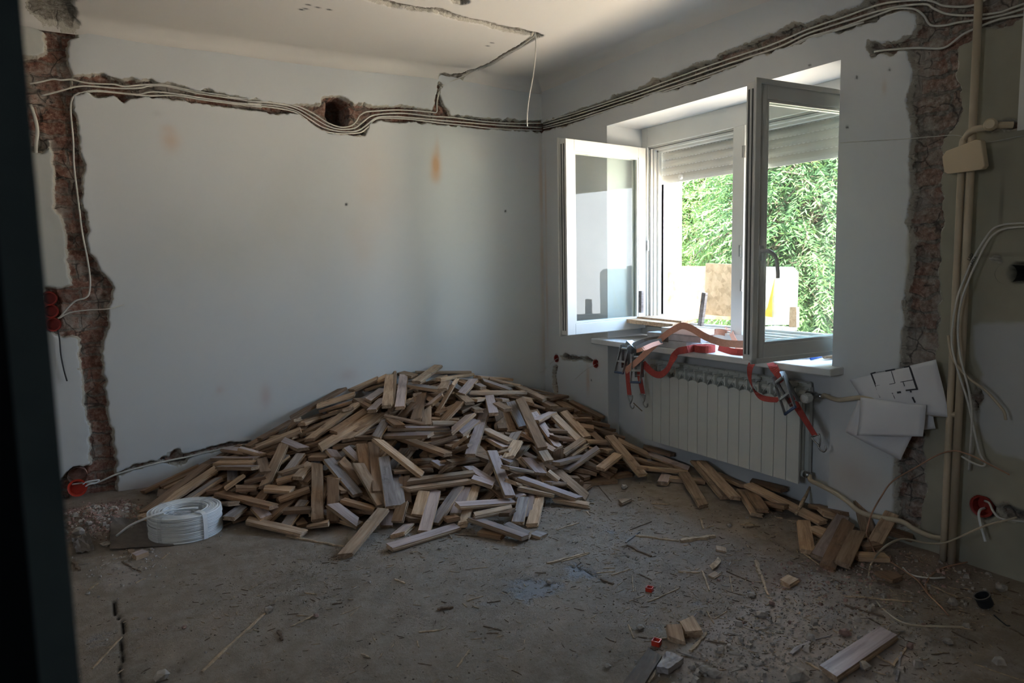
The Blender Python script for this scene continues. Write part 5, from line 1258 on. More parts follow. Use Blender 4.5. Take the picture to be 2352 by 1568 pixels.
# tray of staves with posts (hoist cradle)
tz = ZS+.145
def tp(px, py, z=tz): return onz(px, py, z)
tray = empty('board_tray', tp(1500, 735)); tag(tray, 'tray of bare boards resting on blocks at the left of the sill', 'tray')
q = [tp(1425, 723), tp(1565, 737), tp(1622, 722), tp(1478, 712)]
b_ = MB(); n_ = np.array([0, 0, .012]); b_.add([tuple(v) for v in q]+[tuple(v-n_) for v in q], [(0, 1, 2, 3), (7, 6, 5, 4), (0, 4, 5, 1), (1, 5, 6, 2), (2, 6, 7, 3), (3, 7, 4, 0)]); b_.build('tray_board', M['raw'], tray)
b_ = MB(); q2 = [tp(1432, 732, tz-.012), tp(1545, 744, tz-.012), tp(1600, 730, tz-.012), tp(1480, 722, tz-.012)]; b_.add([tuple(v) for v in q2]+[tuple(v-n_*2.2) for v in q2], [(0, 1, 2, 3), (7, 6, 5, 4), (0, 4, 5, 1), (1, 5, 6, 2), (2, 6, 7, 3), (3, 7, 4, 0)]); b_.build('tray_batten', M['raw'], tray)
lg = tp(1557, 744, tz-.02); MB().box((lg[0], lg[1], lg[2]-.035), (.03, .03, .07)).build('tray_leg', M['raw'], tray)
sill_box('aerated_block', 1540, 770, (.14, .30, .035), .05, 'sill', 'white block directly under the board tray', 'block', ZS+.088)
def upright(name, x0, y0, x1, y1, X, wpx, mat, label, cat, th=.02, par=None):
    a_ = onx(x0, y0, X); b2 = onx(x1, y1, X); ax = V(b2-a_); Ln = ax.length; ax.normalize(); s = Vector((0, 1, 0)); s = (s-ax*s.dot(ax)).normalized(); u_ = ax.cross(s); w_ = wpx/FPX*np.dot(a_-EYE, fw)/.9
    o = MB().box((V(a_)+V(b2))/2, (Ln, w_, th), Matrix(((ax.x, s.x, u_.x), (ax.y, s.y, u_.y), (ax.z, s.z, u_.z)))).build(name, M[mat], par)
    if par is None: tag(o, label, cat)
    return o
upright('tray_post', 1473, 668, 1472, 718, 3.32, 9, 'grey', '', '', par=tray)
upright('tray_post', 1619, 672, 1609, 748, 3.28, 11, 'grey', '', '', par=tray)
# debris box of boards hanging outside the window
ob = empty('debris_box', (3.9, 3.3, .8)); tag(ob, 'box of chipboard panels fixed outside the open window', 'debris box')
def panel(pts, X, th, mat, nm='chipboard_panel'):
    f = [onx(x, y, X) for x, y in pts]; t_ = np.array([th, 0, 0]); m = len(f); b_ = MB().add([tuple(v) for v in f]+[tuple(v+t_) for v in f], [tuple(range(m)), tuple(m+i for i in range(m))[::-1]]+[(i, m+i, m+(i+1) % m, (i+1) % m) for i in range(m)]); return b_.build(nm, M[mat], ob)
panel([(1484, 611), (1700, 611), (1700, 735), (1480, 728)], 4.05, .018, 'osb')
panel([(1621, 604), (1690, 607), (1690, 728), (1618, 722)], 3.86, .018, 'osb')
panel([(1700, 612), (1818, 613), (1830, 625), (1826, 745), (1700, 748)], 4.0, .018, 'rope', 'sacking_sheet')
panel([(1779, 640), (1763, 705), (1752, 725), (1773, 728), (1773, 690)], 3.97, .004, 'yellow', 'yellow_foil')
panel([(1478, 611), (1485, 611), (1483, 730), (1476, 730)], 3.84, .22, 'raw', 'box_side')
panel([(1814, 705), (1829, 705), (1829, 752), (1812, 752)], 3.9, .03, 'raw', 'box_post')
bx = MB(); p0 = onz(1600, 735, ZS+.03); bx.span((3.72, 2.25, ZS-.02), (4.1, 3.95, ZS+.0)).span((3.72, 2.3, .3), (3.76, 3.9, ZS-.02)); bx.build('box_floor', M['osb'], ob)
# outer sill clutter on the right
sill_box('stacked_board', 1800, 772, (.12, .16, .022), .1, 'foam', 'pale boards stacked outside the right sash', 'board', ZS+.02)
sill_box('stacked_board', 1790, 758, (.14, .18, .02), .0, 'rope', 'white sacking bundle on the boards outside the right sash', 'sacking', ZS+.05)
# window sill right: cutter, blue strips, glue roll
a_ = onz(1870, 822, ZS+.006)
kn = empty('blue_knife', (a_[0], a_[1], ZS)); tag(kn, 'blue handled knife on the right end of the sill', 'knife')
MB().tube([onz(x, y, ZS+.010) for x, y in ((1862, 823), (1890, 816))], .009, 8, flat=.6).build('knife_handle', M['blue'], kn, smooth=True)
MB().tube([onz(x, y, ZS+.006) for x, y in ((1800, 826), (1862, 823))], .004, 6, flat=.5).build('knife_blade', M['chrome'], kn)
o = MB().tube([onz(1893, 817, ZS+.02), onz(1918, 815, ZS+.02)], [.016, .019], 14).build('wooden_handle', M['raw'], smooth=True); tag(o, 'round wooden tool handle in the right corner of the sill', 'tool handle')
# sand spill
# ------------------------------------------------------------ ratchet straps
def ratchet(par, c, ax, nrm, Ls=.145, W=.05, open_=.5):
    """c centre, ax long axis (down), nrm outward"""
    ax = V(ax).normalized(); nrm = V(nrm); nrm = (nrm-ax*nrm.dot(ax)).normalized(); s = ax.cross(nrm); c = V(c)
    Rm = Matrix(((ax.x, s.x, nrm.x), (ax.y, s.y, nrm.y), (ax.z, s.z, nrm.z))); b_ = MB()
    for k in (-1, 1):
        b_.box(c+s*k*W/2, (Ls, .003, .026), Rm); b_.box(c+s*k*(W/2+.004)-ax*Ls*.32, (Ls*.32, .003, .040), Rm)
    b_.box(c-nrm*.006, (Ls*.5, W*.8, .002), Rm); b_.box(c+ax*Ls*.42, (.006, W, .006), Rm); b_.build('ratchet_body', M['chrome'], par)
    b_ = MB(); b_.tube([c-ax*Ls*.32-s*(W/2+.008)+nrm*.006, c-ax*Ls*.32+s*(W/2+.008)+nrm*.006], .009, 12)
    for k in (-1, 1): b_.lathe([(0, -.002), (.020, -.002), (.020, .002), (0, .002)], c-ax*Ls*.32+s*k*(W/2+.006)+nrm*.006, tuple(s), 14)
    b_.build('ratchet_spindle', M['chrome'], par, smooth=False)
    d = (ax*math.cos(open_)+nrm*math.sin(open_)).normalized(); h0 = c-ax*Ls*.32+nrm*.008; b_ = MB(); hn = d.cross(s)
    R2 = Matrix(((d.x, s.x, hn.x), (d.y, s.y, hn.y), (d.z, s.z, hn.z)))
    for k in (-1, 1): b_.box(h0+d*Ls*.52+s*k*(W/2+.010), (Ls*1.05, .003, .018), R2)
    b_.box(h0+d*Ls*.55, (.012, W+.018, .010), R2); b_.build('ratchet_handle', M['chrome'], par)
    b_ = MB(); b_.tube([h0+d*Ls*1.03-s*(W/2+.012), h0+d*Ls*1.03+s*(W/2+.012)], .0075, 10); b_.build('handle_grip', M['bluesteel'], par, smooth=True)
def strap(name, label, mat='strap_r', cat='ratchet strap'):
    e = empty(name, label); return e
def web(par, pts, W, mat, wv=None, name='webbing', k=5):
    P_ = smooth_path(pts, k); n = len(P_)
    if wv is None: wv = (0, 0, 1)
    if callable(wv): ws = [wv(i/(n-1)) for i in range(n)]
    else: ws = [wv]*n
    out = []
    for i in range(n):
        t_ = P_[min(i+1, n-1)]-P_[max(i-1, 0)]; t_ /= np.linalg.norm(t_)+1e-9; w_ = np.array(ws[i], float); w_ = w_-t_*np.dot(w_, t_); w_ /= np.linalg.norm(w_)+1e-9; out.append(w_*W)
    return MB().ribbon(P_, out, .0022).build(name, M[mat], par, smooth=False)
def hook(par, c, d, s=(0, 1, 0)):
    c = np.array(c, float); d = np.array(d, float); d /= np.linalg.norm(d); s = np.cross([1, 0, 0], d); b_ = MB()
    b_.tube(smooth_path([c-s*.024, c-s*.020+d*.02, c-s*.006+d*.045, c+s*.004+d*.055], 3), .0045, 8).tube(smooth_path([c+s*.024, c+s*.020+d*.02, c+s*.006+d*.045, c+s*.004+d*.07, c-s*.012+d*.085, c-s*.03+d*.078, c-s*.034+d*.06], 3), .0045, 8).tube([c-s*.026, c+s*.026], .0045, 8); b_.build('strap_hook', M['chrome'], par, smooth=True)
XS = 3.02
mixv = lambda a_, b2: (lambda t: np.array(a_)*(1-t)+np.array(b2)*t)
# left strap: buckle nearest the corner
s1 = empty('ratchet_strap', onx(1432, 812, XS)); tag(s1, 'leftmost steel ratchet buckle with red webbing over the sill edge', 'ratchet strap')
ratchet(s1, onx(1437, 818, XS-.03), (0, .02, -1), (-1, -.15, 0), Ls=.155, open_=.35)
web(s1, [onx(1440, 800, XS-.005), onx(1441, 850, XS-.005), onx(1443, 880, XS), onx(1446, 908, XS)], .042, 'strap_r', (0, 1, 0)); hook(s1, onx(1447, 908, XS), (0, -.1, -1))
MB().tube([onx(1455, 925, XS), onx(1475, 944, XS+.02)], .0035, 8).build('hook_rod', M['splinterd'], s1)
s2 = empty('ratchet_strap', onx(1466, 835, XS)); tag(s2, 'second steel ratchet buckle from the left, beside the radiator corner', 'ratchet strap')
ratchet(s2, onx(1467, 838, XS-.03), (0, -.08, -1), (-1, -.3, 0), Ls=.155, open_=.25)
web(s2, [onx(1463, 818, XS-.005), onx(1466, 850, XS), onx(1472, 880, XS+.01), onx(1477, 905, XS+.02)], .042, 'strap_r', (0, .8, 0)); hook(s2, onx(1476, 905, XS+.02), (.1, -.1, -1))
web(s2, [onz(1462, 806, ZS+.03), onz(1480, 800, ZS+.045), onz(1500, 791, ZS+.05), onz(1520, 785, ZS+.05)], .026, 'strap_o', (.3, .6, .6), name='loose_webbing')
MB().box(onx(1455, 800, 3.05), (.05, .12, .05), Matrix.Rotation(.5, 3, 'X')).build('ratchet_body', M['chrome'], s2)
# long faded orange webbing
so = empty('webbing_strap', onz(1570, 780, ZS)); tag(so, 'long faded orange strap looping from the left buckles across the sill', 'strap')
web(so, [onx(1437, 852, XS-.06), onx(1465, 828, XS-.05), onx(1500, 795, XS-.03), onx(1530, 768, XS-.01), onx(1552, 754, XS), onx(1568, 748, XS+.005), onx(1590, 755, XS+.01), onx(1620, 773, XS+.012), onx(1655, 786, XS+.04), onx(1690, 790, XS+.08), onx(1725, 790, XS+.12)], .040, 'strap_o', mixv((0, .45, .9), (.2, .1, 1)))
web(so, [onz(1640, 785, ZS+.02), onz(1630, 770, ZS+.06), onz(1645, 762, ZS+.085), onz(1668, 765, ZS+.07), onz(1690, 775, ZS+.04), onz(1730, 782, ZS+.03)], .038, 'strap_o', (.25, 0, 1), name='webbing_loop')
web(so, [onz(1648, 762, ZS+.04), onz(1662, 757, ZS+.085), onz(1678, 762, ZS+.08), onz(1688, 785, ZS+.05), onz(1705, 805, ZS+.02), onz(1725, 812, ZS+.01)], .038, 'strap_o', (.6, .5, .3), name='webbing_loop')
web(so, [onz(1735, 790, ZS+.03), onz(1755, 768, ZS+.05), onz(1768, 765, ZS+.06), onz(1768, 790, ZS+.03), onz(1750, 798, ZS+.03)], .038, 'strap_o', (0, 0, 1), name='webbing_loop')
tg = empty('webbing_strap', onz(1490, 790, ZS)); tag(tg, 'dusty brownish strap tangled between the left buckles and the blocks', 'strap')
for k_, P_ in enumerate(([(1455, 792, .02), (1480, 783, .04), (1510, 778, .055), (1535, 780, .055)], [(1462, 802, .02), (1488, 788, .05), (1520, 782, .06)])):
    web(tg, [onz(x, y, ZS+z) for x, y, z in P_], .030, 'card', (.2*k_, .2, 1), name='webbing_fold')
# red roll and its hanging loop
rr = onz(1618, 808, ZS); rl = empty('strap_roll', (rr[0], rr[1], ZS)); tag(rl, 'tight round roll of red strap lying on the sill', 'strap roll')
b_ = MB(); sp_ = []
for k in range(150):
    a = k*.30; r_ = .012+.0011*k*.30; sp_.append((rr[0]+r_*math.cos(a), rr[1]+r_*math.sin(a), ZS+.021))
b_.ribbon(sp_, (0, 0, .040), .0032); b_.build('rolled_webbing', M['strap_r'], rl)
web(rl, [(rr[0]-.02, rr[1]+.055, ZS+.021), onz(1575, 803, ZS+.015), onx(1555, 808, 3.03), onx(1543, 828, XS-.01), onx(1533, 848, XS-.01), onx(1518, 860, XS), onx(1503, 858, XS+.01), onx(1488, 846, XS+.01), onx(1476, 832, XS)], .042, 'strap_r', mixv((.2, .2, 1), (.1, .6, .8)))
web(rl, [onz(1650, 800, ZS+.012), onz(1680, 808, ZS+.014), onz(1712, 812, ZS+.012)], .045, 'strap_r', (.3, 0, 1), name='webbing_tail')
# right strap with the big open buckle
s3 = empty('ratchet_strap', onx(1805, 895, XS)); tag(s3, 'right ratchet strap with open steel buckle hanging before the radiator', 'ratchet strap')
web(s3, [onx(1727, 833, 3.028), onx(1722, 848, XS-.01), onx(1722, 868, XS), onx(1731, 893, XS), onx(1748, 911, XS), onx(1768, 917, XS-.005), onx(1790, 918, XS-.01)], .042, 'strap_r', mixv((0, 1, 0), (1, .3, .5)))
web(s3, [onx(1771, 833, 3.028), onx(1778, 845, XS-.01), onx(1788, 862, XS-.012), onx(1802, 888, XS-.01)], .045, 'strap_r', (0, 1, .35), name='webbing_top')
dax = onx(1858, 985, XS-.01)-onx(1790, 870, XS-.01); ratchet(s3, onx(1806, 893, XS-.03), dax, (-1, 0, 0), Ls=.175, W=.054, open_=.30)
web(s3, [onx(1806, 893, XS-.01), onx(1828, 930, XS-.01), onx(1850, 965, XS), onx(1872, 1000, XS+.02)], .045, 'strap_r', (0, 1, .5), name='webbing_tail'); hook(s3, onx(1873, 1000, XS+.02), (0, -.5, -1))

# ------------------------------------------------------------ splinters and rubble on the floor
SPL = [(465,1540,608,1408,6,'T','long tan splinter in the left foreground, tip toward the coil'),(212,1534,281,1461,4,'T','thin splinter crossing the long floor crack'),(657,1230,790,1255,5,'T','thin tan strip touching the stave that reaches onto the floor'),
(1256,1293,1352,1269,6,'T','split tan strip beside the blue grey bare patch'),(1290,1288,1355,1270,4,'T',None),(1458,1228,1560,1242,5,'T','slender strip ending at the curved pale chip'),(1560,1244,1640,1233,11,'T','curved pale chip at the end of a slender strip'),
(1442,1252,1496,1278,6,'B','dark splinter beneath the slender strip'),(1436,1246,1468,1220,5,'G','grey bent splinter left of the slender strip'),(1449,1214,1497,1196,3,'B',None),(1370,1315,1413,1310,4,'T',None),(1385,1303,1414,1302,3,'T',None),(1404,1319,1447,1306,4,'T',None),
(1379,1329,1408,1341,6,'B','dark frayed splinter beside the floor crack'),(1452,1320,1455,1358,3,'T',None),(1468,1317,1496,1331,3,'B',None),(1488,1382,1561,1350,3,'T','long hair thin splinter right of the far red clip'),(1444,1381,1480,1366,2,'T',None),(1558,1312,1607,1315,5,'T','stubby level splinter right of centre'),
(1613,1310,1630,1356,4,'T','upright looking splinter below the curled chip'),(1669,1312,1727,1337,3,'B',None),(1676,1322,1682,1360,3,'T',None),(1658,1352,1704,1368,2,'B',None),(1736,1290,1747,1322,8,'T','wedge shaped pale splinter at the right'),(1750,1320,1763,1372,5,'T','long pale splinter continuing the wedge'),
(1610,1192,1616,1214,5,'T',None),(1622,1212,1640,1206,3,'T',None),(1700,1204,1730,1203,4,'T',None),(1714,1210,1746,1208,5,'B',None),(1624,1404,1640,1434,3,'T',None),(1642,1420,1670,1404,3,'T',None),(1443,1434,1456,1464,4,'T',None),(1586,1505,1624,1457,8,'T','pale tapering splinter right of the two offcuts'),
(1500,1468,1536,1466,5,'T',None),(1620,1475,1680,1484,4,'B',None),(1490,1570,1518,1516,9,'T','broad splinter between the dark boards at the bottom'),(1568,1450,1600,1408,3,'G',None),(1690,1422,1715,1434,3,'B',None),(1050,1530,1078,1490,4,'T','pale curved splinter in the centre foreground'),
(782,1410,830,1390,2,'T',None),(803,1412,824,1394,2,'T',None),(669,1437,722,1411,4,'T','tan splinter with a reddish end, centre left'),(640,1448,648,1470,7,'B','short dark stub in the left centre foreground'),(763,1386,786,1382,5,'B',None),(906,1328,930,1338,5,'T',None),(1005,1397,1042,1394,8,'B','knobbly brown stub in the centre'),
(1072,1378,1108,1367,4,'T',None),(1110,1436,1152,1446,4,'B',None),(1118,1452,1146,1452,3,'B',None),(963,1449,1010,1444,5,'T',None),(958,1470,962,1485,3,'T',None),(168,1285,183,1310,7,'B','dark stub beside the door frame'),(280,1292,325,1315,4,'B',None),(205,1355,226,1342,4,'T',None),(312,1344,336,1330,4,'T',None),
(372,1282,390,1268,3,'T',None),(700,1360,728,1364,3,'T',None),(1085,1304,1120,1302,2,'T',None),(500,1212,600,1170,3,'T','straw thin splinter lying against the heap left of centre'),(1118,1382,1150,1378,3,'B',None),
(1932,1391,2033,1423,5,'B','dark strip on the right floor pointing to the lone stave'),(1940,1376,2095,1383,4,'T','long level strip on the right floor'),(1990,1421,2022,1440,4,'B',None),(2000,1503,2056,1534,5,'T','strip emerging from under the lone stave'),(2052,1532,2082,1490,5,'T','short strip crossing below the lone stave'),(2058,1568,2070,1500,6,'G','grey splinter below the lone stave'),
(1850,1530,1920,1570,5,'T','strip leading off the bottom edge left of the lone stave'),(1818,1505,1860,1480,9,'G','broad weathered splinter left of the lone stave'),(1850,1478,1912,1460,4,'G',None),(1888,1481,1910,1480,4,'T',None),(2140,1505,2180,1502,4,'B',None),(2205,1338,2240,1350,4,'B',None),(2290,1345,2340,1360,4,'B',None),(2322,1405,2352,1414,6,'B','dark stub at the right edge beyond the black cup'),
(2185,1450,2245,1480,3,'B',None),(2320,1443,2352,1460,4,'B',None),(2240,1530,2352,1566,3,'T',None),(1828,1193,1878,1135,6,'T','round stick leaning over the staves below the radiator end'),(1845,1270,1885,1300,4,'T',None),(2015,1340,2070,1350,9,'B','dark flat chunk under the wires'),(2130,1340,2200,1370,4,'T',None),(2205,1352,2300,1364,5,'B',None),
(1330,1200,1280,1216,3,'T',None),(1276,1142,1365,1155,5,'T','split strip in front of the heap right foot'),(1405,1150,1370,1110,2,'B',None),(1496,1155,1540,1157,3,'T',None),(1500,1160,1520,1168,2,'T',None),(1348,1172,1355,1182,3,'T',None),(845,1235,852,1210,4,'T',None),(1044,1227,1106,1231,3,'B',None),(1030,1222,1038,1236,3,'T',None),(960,1520,992,1524,2,'B',None),(830,1500,848,1508,4,'T',None)]
def splinter(x0, y0, x1, y1, wpx, kind, label, zs_=None):
    a_ = onz(x0, y0, .004); b2 = onz(x1, y1, .004); dist = np.dot(a_-EYE, fw); w_ = max(wpx/FPX*dist, .003)*(1.35 if label else 1.1); rg_ = random.Random(int(x0*7+y0)); n = 7
    if wpx >= 4 and 'stick' not in (label or ''): h_ = w_*.45
    else: h_ = w_*.6
    pts = []; rr_ = []
    for i in range(n+1):
        t_ = i/n; p = a_*(1-t_)+b2*t_; g_ = max(float(floor_h(p[0], p[1])[0]), -.003); zz = g_+h_*.5+.0006
        if 'stick' in (label or ''): zz = g_+.10*t_+.03
        pts.append(np.array([p[0]+rg_.uniform(-.2, .2)*w_, p[1]+rg_.uniform(-.2, .2)*w_, zz])); rr_.append(w_/2*(.45+.55*math.sin(math.pi*min(1, (t_*1.5+.12)) if t_ < .6 else math.pi*max(.08, 1-t_)*1.2)))
    rr_ = [max(abs(r_), w_*.14) for r_ in rr_]
    b_ = MB(); N_ = len(pts); d = V(b2-a_).normalized(); s = Vector((0, 0, 1)).cross(d).normalized(); vs_ = []
    for p, r_ in zip(pts, rr_):
        for q in ((1, -.5), (1, .35), (.3, .5), (-.8, .45), (-1, -.5)): vs_.append(V(p)+s*q[0]*r_+Vector((0, 0, q[1]*h_*(.6+.4*r_/(w_/2)))))
    fs = [(i*5+k, i*5+(k+1) % 5, i*5+5+(k+1) % 5, i*5+5+k) for i in range(N_-1) for k in range(5)]+[(4, 3, 2, 1, 0), tuple((N_-1)*5+k for k in range(5))]
    o = b_.add(vs_, fs).build('wood_splinter', M[{'T': 'splinter', 'B': 'splinterd', 'G': 'grey'}[kind]], center=True)
    if label: tag(o, label, 'wood splinter')
    else:
        reg = 'left' if x0 < 900 else ('centre' if x0 < 1400 else ('right centre' if x0 < 1800 else 'right')); col_ = {'T': 'tan', 'B': 'dark', 'G': 'grey'}[kind]
        tag(o, f'small {col_} wood splinter on the open floor, {reg} part', 'wood splinter', f'{col_} splinters on the {reg} floor')
for q in SPL: splinter(*q)
# lumps of plaster
LUMP = [(1434,1119,.022,'gravel','largest white plaster lump between heap and radiator'),(1262,1338,.018,'gravel','grey mortar lump on the blue grey patch'),(1470,1442,.016,'gravel','grey pebble above the near red clip'),(618,1402,.020,'gravel','white lump at the tip of the long splinter'),(845,1315,.010,'gravel',None),(849,1337,.010,'gravel',None),(1010,1260,.009,'gravel',None),(1727,1370,.018,'gravel','pale lump near the long wedge splinter'),
(1748,1421,.020,'gravel','square pale lump at the edge of the rubble band'),(1675,1207,.014,'gravel','white flat flake below the radiator tail'),(1716,1189,.010,'gravel',None),(183,1228,.035,'gravel','biggest plaster chunk on the rubble beside the door frame'),(243,1250,.022,'gravel','pale pebble left of the cardboard'),(205,1218,.02,'gravel',None),(2178,1478,.018,'gravel','pale lump right of the lone stave tip'),(1983,1535,.022,'gravel','sharp white lump below the lone stave'),
(2190,1385,.022,'gravel','grey lump between the wires and black cup'),(2010,1395,.01,'gravel',None),(2300,1350,.025,'gravel','grey rubble lump at the right wall foot'),(2310,1300,.04,'gravel','largest grey rubble at the right wall foot'),(2220,1440,.014,'gravel',None),(1395,1530,.012,'gravel',None),(370,1555,.03,'gravel','round lump at the lower left edge'),(1655,1500,.02,'gravel','pale flake on the rubble band'),(1620,1548,.018,'gravel',None),(1640,1556,.02,'gravel',None),(1600,1556,.014,'gravel',None),(1590,1540,.014,'gravel',None),(1611,1534,.012,'gravel',None),
(1830,1560,.035,'gravel','smooth grey stone at the bottom edge'),(1773,1393,.014,'brickdust','pink brick crumb on the rubble band'),(423,1442,.010,'brickdust',None),(2090,1490,.016,'brickdust','red brick crumb right of the lone stave'),(1942,1458,.02,'brickdust','red brick crumb above the lone stave'),(726,1414,.014,'brickdust','red crumb at the end of a splinter'),(1505,1270,.006,'gravel',None),(202,1365,.01,'gravel',None),(344,1420,.008,'gravel',None),(1990,1235,.0,'',None)]
for x, y, r_, mt, lb in LUMP:
    if not mt: continue
    p = onz(x, y, r_*.4); g_ = max(float(floor_h(p[0], p[1])[0]), 0); o = MB().rock((p[0], p[1], g_+r_*.55), r_, int(x), .7).build('plaster_lump' if mt == 'gravel' else 'brick_crumb', M[mt], center=True)
    tag(o, lb or ('small pale plaster crumb on the floor' if mt == 'gravel' else 'small reddish brick crumb on the floor'), 'rubble', None if lb else ('plaster crumbs on the floor' if mt == 'gravel' else 'brick crumbs'))
# countless crumbs, chips and slivers: stuff
def scatter(name, n, regions, mat, size, label, cat, sliver=0., seed=1):
    rg_ = random.Random(seed); b_ = MB(); tot = sum(q[4] for q in regions)
    while n > 0:
        n -= 1; t_ = rg_.uniform(0, tot)
        for px, py, rx, ry, w_ in regions:
            t_ -= w_
            if t_ <= 0: break
        c = onz(px, py, 0); x = c[0]+rg_.gauss(0, rx); y = c[1]+rg_.gauss(0, ry)
        if not (-.5 < x < XB-.03 and .75 < y < YA-.03): continue
        g_ = float(floor_h(x, y)[0]); s = size*rg_.lognormvariate(0, .5); s = min(s, size*2.6); a = rg_.uniform(0, 6.28)
        if rg_.random() < sliver:
            Ln = s*rg_.uniform(3, 8); w2 = s*.35; ca, sa = math.cos(a), math.sin(a); bend = rg_.uniform(-.25, .25)*Ln
            q = [(-Ln/2, 0), (0, -w2+bend*.3), (Ln/2, 0), (0, w2+bend*.3)]
            vs_ = [(x+u*ca-v*sa, y+u*sa+v*ca, g_+h) for h in (.0003, w2*.9+.001) for u, v in q]; b_.add(vs_, [(3, 2, 1, 0), (4, 5, 6, 7), (0, 1, 5, 4), (1, 2, 6, 5), (2, 3, 7, 6), (3, 0, 4, 7)])
        else:
            q = [(rg_.uniform(.5, 1)*s*math.cos(a+k*1.57), rg_.uniform(.5, 1)*s*math.sin(a+k*1.57)) for k in range(4)]; h = s*rg_.uniform(.4, .9)
            vs_ = [(x+u, y+v, g_-.001) for u, v in q]+[(x+u*.6, y+v*.6, g_+h*rg_.uniform(.6, 1)) for u, v in q]; b_.add(vs_, [(3, 2, 1, 0), (4, 5, 6, 7), (0, 1, 5, 4), (1, 2, 6, 5), (2, 3, 7, 6), (3, 0, 4, 7)])
    o = b_.build(name, mat); tag(o, label, cat, kind='stuff'); return o
ALLF = [(1200,1400,.9,.55,3), (1600,1250,.5,.3,1.5), (1700,1400,.35,.3,2), (2050,1400,.4,.3,2.5), (700,1350,.5,.3,1.2), (1350,1180,.3,.2,.8), (1000,1230,.5,.12,1)]
scatter('wood_slivers', 3600, ALLF, M['splinter'], .0024, 'tiny tan wood slivers strewn over the dusty floor', 'wood slivers', .8, 1)
scatter('dark_slivers', 2600, ALLF, M['splinterd'], .0024, 'tiny dark wood slivers and crumbs strewn over the floor', 'wood slivers', .6, 2)
scatter('dark_crumbs', 2500, ALLF, M['chips'], .0022, 'brown dirt crumbs over the whole floor', 'crumbs', .0, 3)
scatter('pale_grit', 2600, [(1880,1385,.16,.16,2), (1830,1450,.16,.16,2), (1740,1500,.15,.15,2), (1640,1548,.14,.12,2), (1960,1330,.2,.14,1), (2150,1330,.3,.2,1.2), (290,1300,.12,.12,2.2), (215,1210,.14,.10,2.5), (1200,1400,.9,.5,1.0), (2200,1480,.35,.25,1), (500,1220,.05,.05,.4)], M['gravel'], .0046, 'pale plaster grit, densest in the rubble band at the right', 'plaster grit', .05, 4)
scatter('brick_grit', 2300, [(205,1185,.12,.10,6), (250,1215,.12,.08,2), (1900,1330,.2,.12,1), (2150,1290,.3,.1,1.4), (1440,995,.25,.05,.5)], M['brickdust'], .0065, 'red brick grit below the left scar and along the walls', 'brick grit', .0, 5)
scatter('coarse_rubble', 330, [(205,1205,.12,.10,7), (1640,1548,.12,.08,1.5), (1860,1440,.2,.18,1.5), (2250,1310,.25,.08,1.2), (2000,1500,.3,.2,.8)], M['gravel'], .011, 'coarse broken plaster pieces in the rubble', 'rubble', .0, 6)

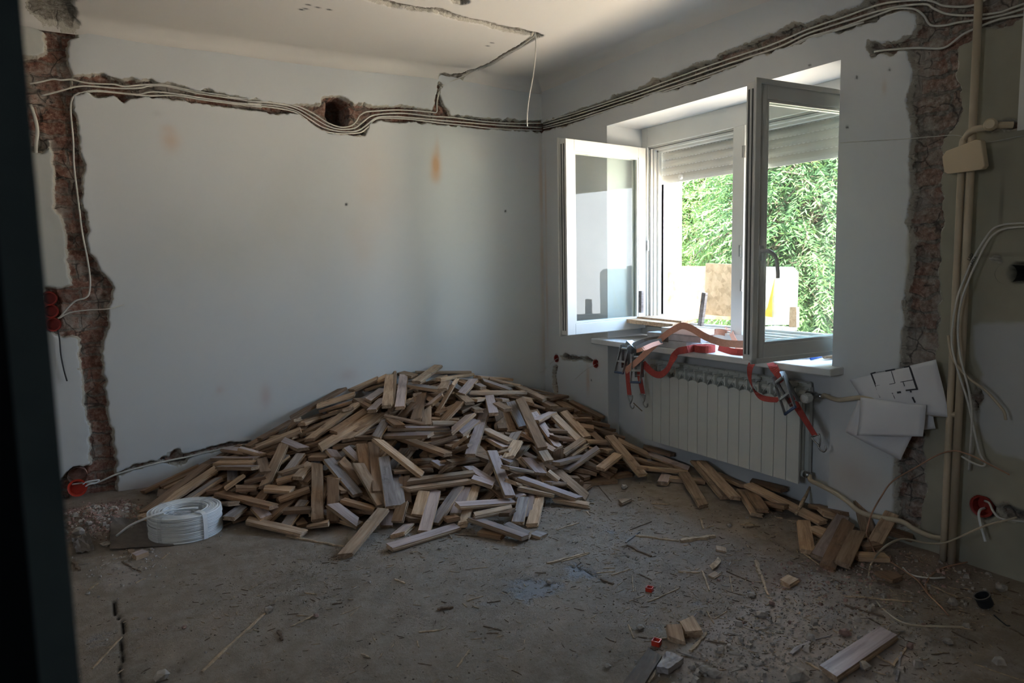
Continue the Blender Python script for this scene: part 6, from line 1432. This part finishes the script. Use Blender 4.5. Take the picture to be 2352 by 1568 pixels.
# ------------------------------------------------------------ outside
o = MB().span((3.7, -25, -3.4), (60, 45, -3.2)).build('pale_bounce_ground', M['grass']); tag(o, 'unseen ground far below the window, paled to bounce sunlight up', 'yard', kind='structure')  # unseen ground, made pale so sunlight bounces up to the ceiling
fe = onx(1566, 500, 5.85); o = MB().span((5.6, fe[1], -3.2), (5.85, fe[1]+5, 4.2)).build('neighbouring_house', M['facade']); tag(o, 'bright white house wall outside, left side of the window view', 'building')
def tree(base, trunk_h, crown_c, crown_r, nt_, leaf, leafL, label, seed, droop=.5):
    rg_ = np.random.default_rng(seed); e = empty('tree', base); tag(e, label, 'tree', None)
    b_ = MB(); bx_, by_, bz_ = base; top_ = (crown_c[0], crown_c[1], crown_c[2]+crown_r[2]*.5)
    b_.tube(smooth_path([base, ((bx_+top_[0])/2+.1, (by_+top_[1])/2, (bz_+top_[2])/2), top_], 5), list(np.linspace(.14, .04, 11)), 8); b_.build('trunk', M['bark'], e, smooth=True)
    V_ = []; F_ = []; bb = MB(); cc_ = np.array(crown_c); cr_ = np.array(crown_r)
    for k in range(nt_):
        d = rg_.normal(size=3); d /= np.linalg.norm(d); p = cc_+d*cr_*rg_.uniform(.35, 1.0)**.6; dr = d*np.array([1, 1, .4])+rg_.normal(size=3)*.5+np.array([0, 0, -droop]); dr /= np.linalg.norm(dr); Lt = rg_.uniform(.35, .8)
        if k % 3 == 0: bb.tube([p-dr*.5, p+dr*Lt*.6+np.array([0, 0, -.05])], .006, 4)
        if k % 25 == 0: bb.tube([cc_+(p-cc_)*.1, cc_+(p-cc_)*.6+rg_.normal(size=3)*.1, p], [.03, .02, .008], 5)
        m = int(26*Lt/.5); t_ = np.linspace(0, 1, m)[:, None]; c = p+dr*Lt*t_+np.array([0, 0, -.25])*t_**2*droop
        sd = np.cross(dr, [0, 0, 1]); sd /= np.linalg.norm(sd)+1e-9; sg = np.where(np.arange(m) % 2 == 0, 1., -1.)[:, None]
        ld = sd*sg*.8+dr*.6+rg_.normal(size=(m, 3))*.35+np.array([0, 0, -droop*.6]); ld /= np.linalg.norm(ld, axis=1)[:, None]; ll = leafL*rg_.uniform(.7, 1.2, size=(m, 1)); wn_ = np.cross(ld, rg_.normal(size=(m, 3))); wn_ /= np.linalg.norm(wn_, axis=1)[:, None]+1e-9
        q = np.stack([c, c+ld*ll*.45+wn_*ll*.10, c+ld*ll, c+ld*ll*.45-wn_*ll*.10], 1); V_.append(q.reshape(-1, 3))
    V_ = np.vstack(V_); nq = len(V_)//4; me = bpy.data.meshes.new('foliage'); me.vertices.add(len(V_)); me.vertices.foreach_set('co', V_.astype(np.float32).ravel()); me.loops.add(nq*4); me.loops.foreach_set('vertex_index', np.arange(nq*4, dtype=np.int32)); me.polygons.add(nq); me.polygons.foreach_set('loop_start', np.arange(0, nq*4, 4, dtype=np.int32)); me.update(calc_edges=True)
    link('foliage', me, M[leaf], e); bb.build('branch', M['bark'], e)
def wp(px, py, X): return onx(px, py, X)
t1 = wp(1590, 480, 7.6); tree((t1[0]+.3, t1[1]+.4, -3.2), 3, (t1[0], t1[1], t1[2]), (1.0, 1.05, 1.5), 2600, 'leaf1', .062, 'feathery green tree seen through the open left half of the window', 1)
t2 = wp(1860, 520, 6.6); tree((t2[0]+.3, t2[1], -3.2), 3, (t2[0], t2[1], t2[2]), (.9, 1.0, 1.5), 2600, 'leaf2', .078, 'silvery narrow leaved tree seen through the right sash', 2, .6)
t3 = wp(1730, 560, 12.0); tree((t3[0], t3[1], -3.2), 3, (t3[0], t3[1], t3[2]), (1.6, 2.4, 2.0), 1300, 'leaf1', .12, 'darker tree standing furthest behind the other garden trees', 3)
t4 = wp(1930, 560, 10.0); tree((t4[0], t4[1], -3.2), 3, (t4[0], t4[1], t4[2]), (1.2, 1.6, 2.0), 900, 'leaf2', .11, 'bushy tree at the far right behind the silvery one', 4)
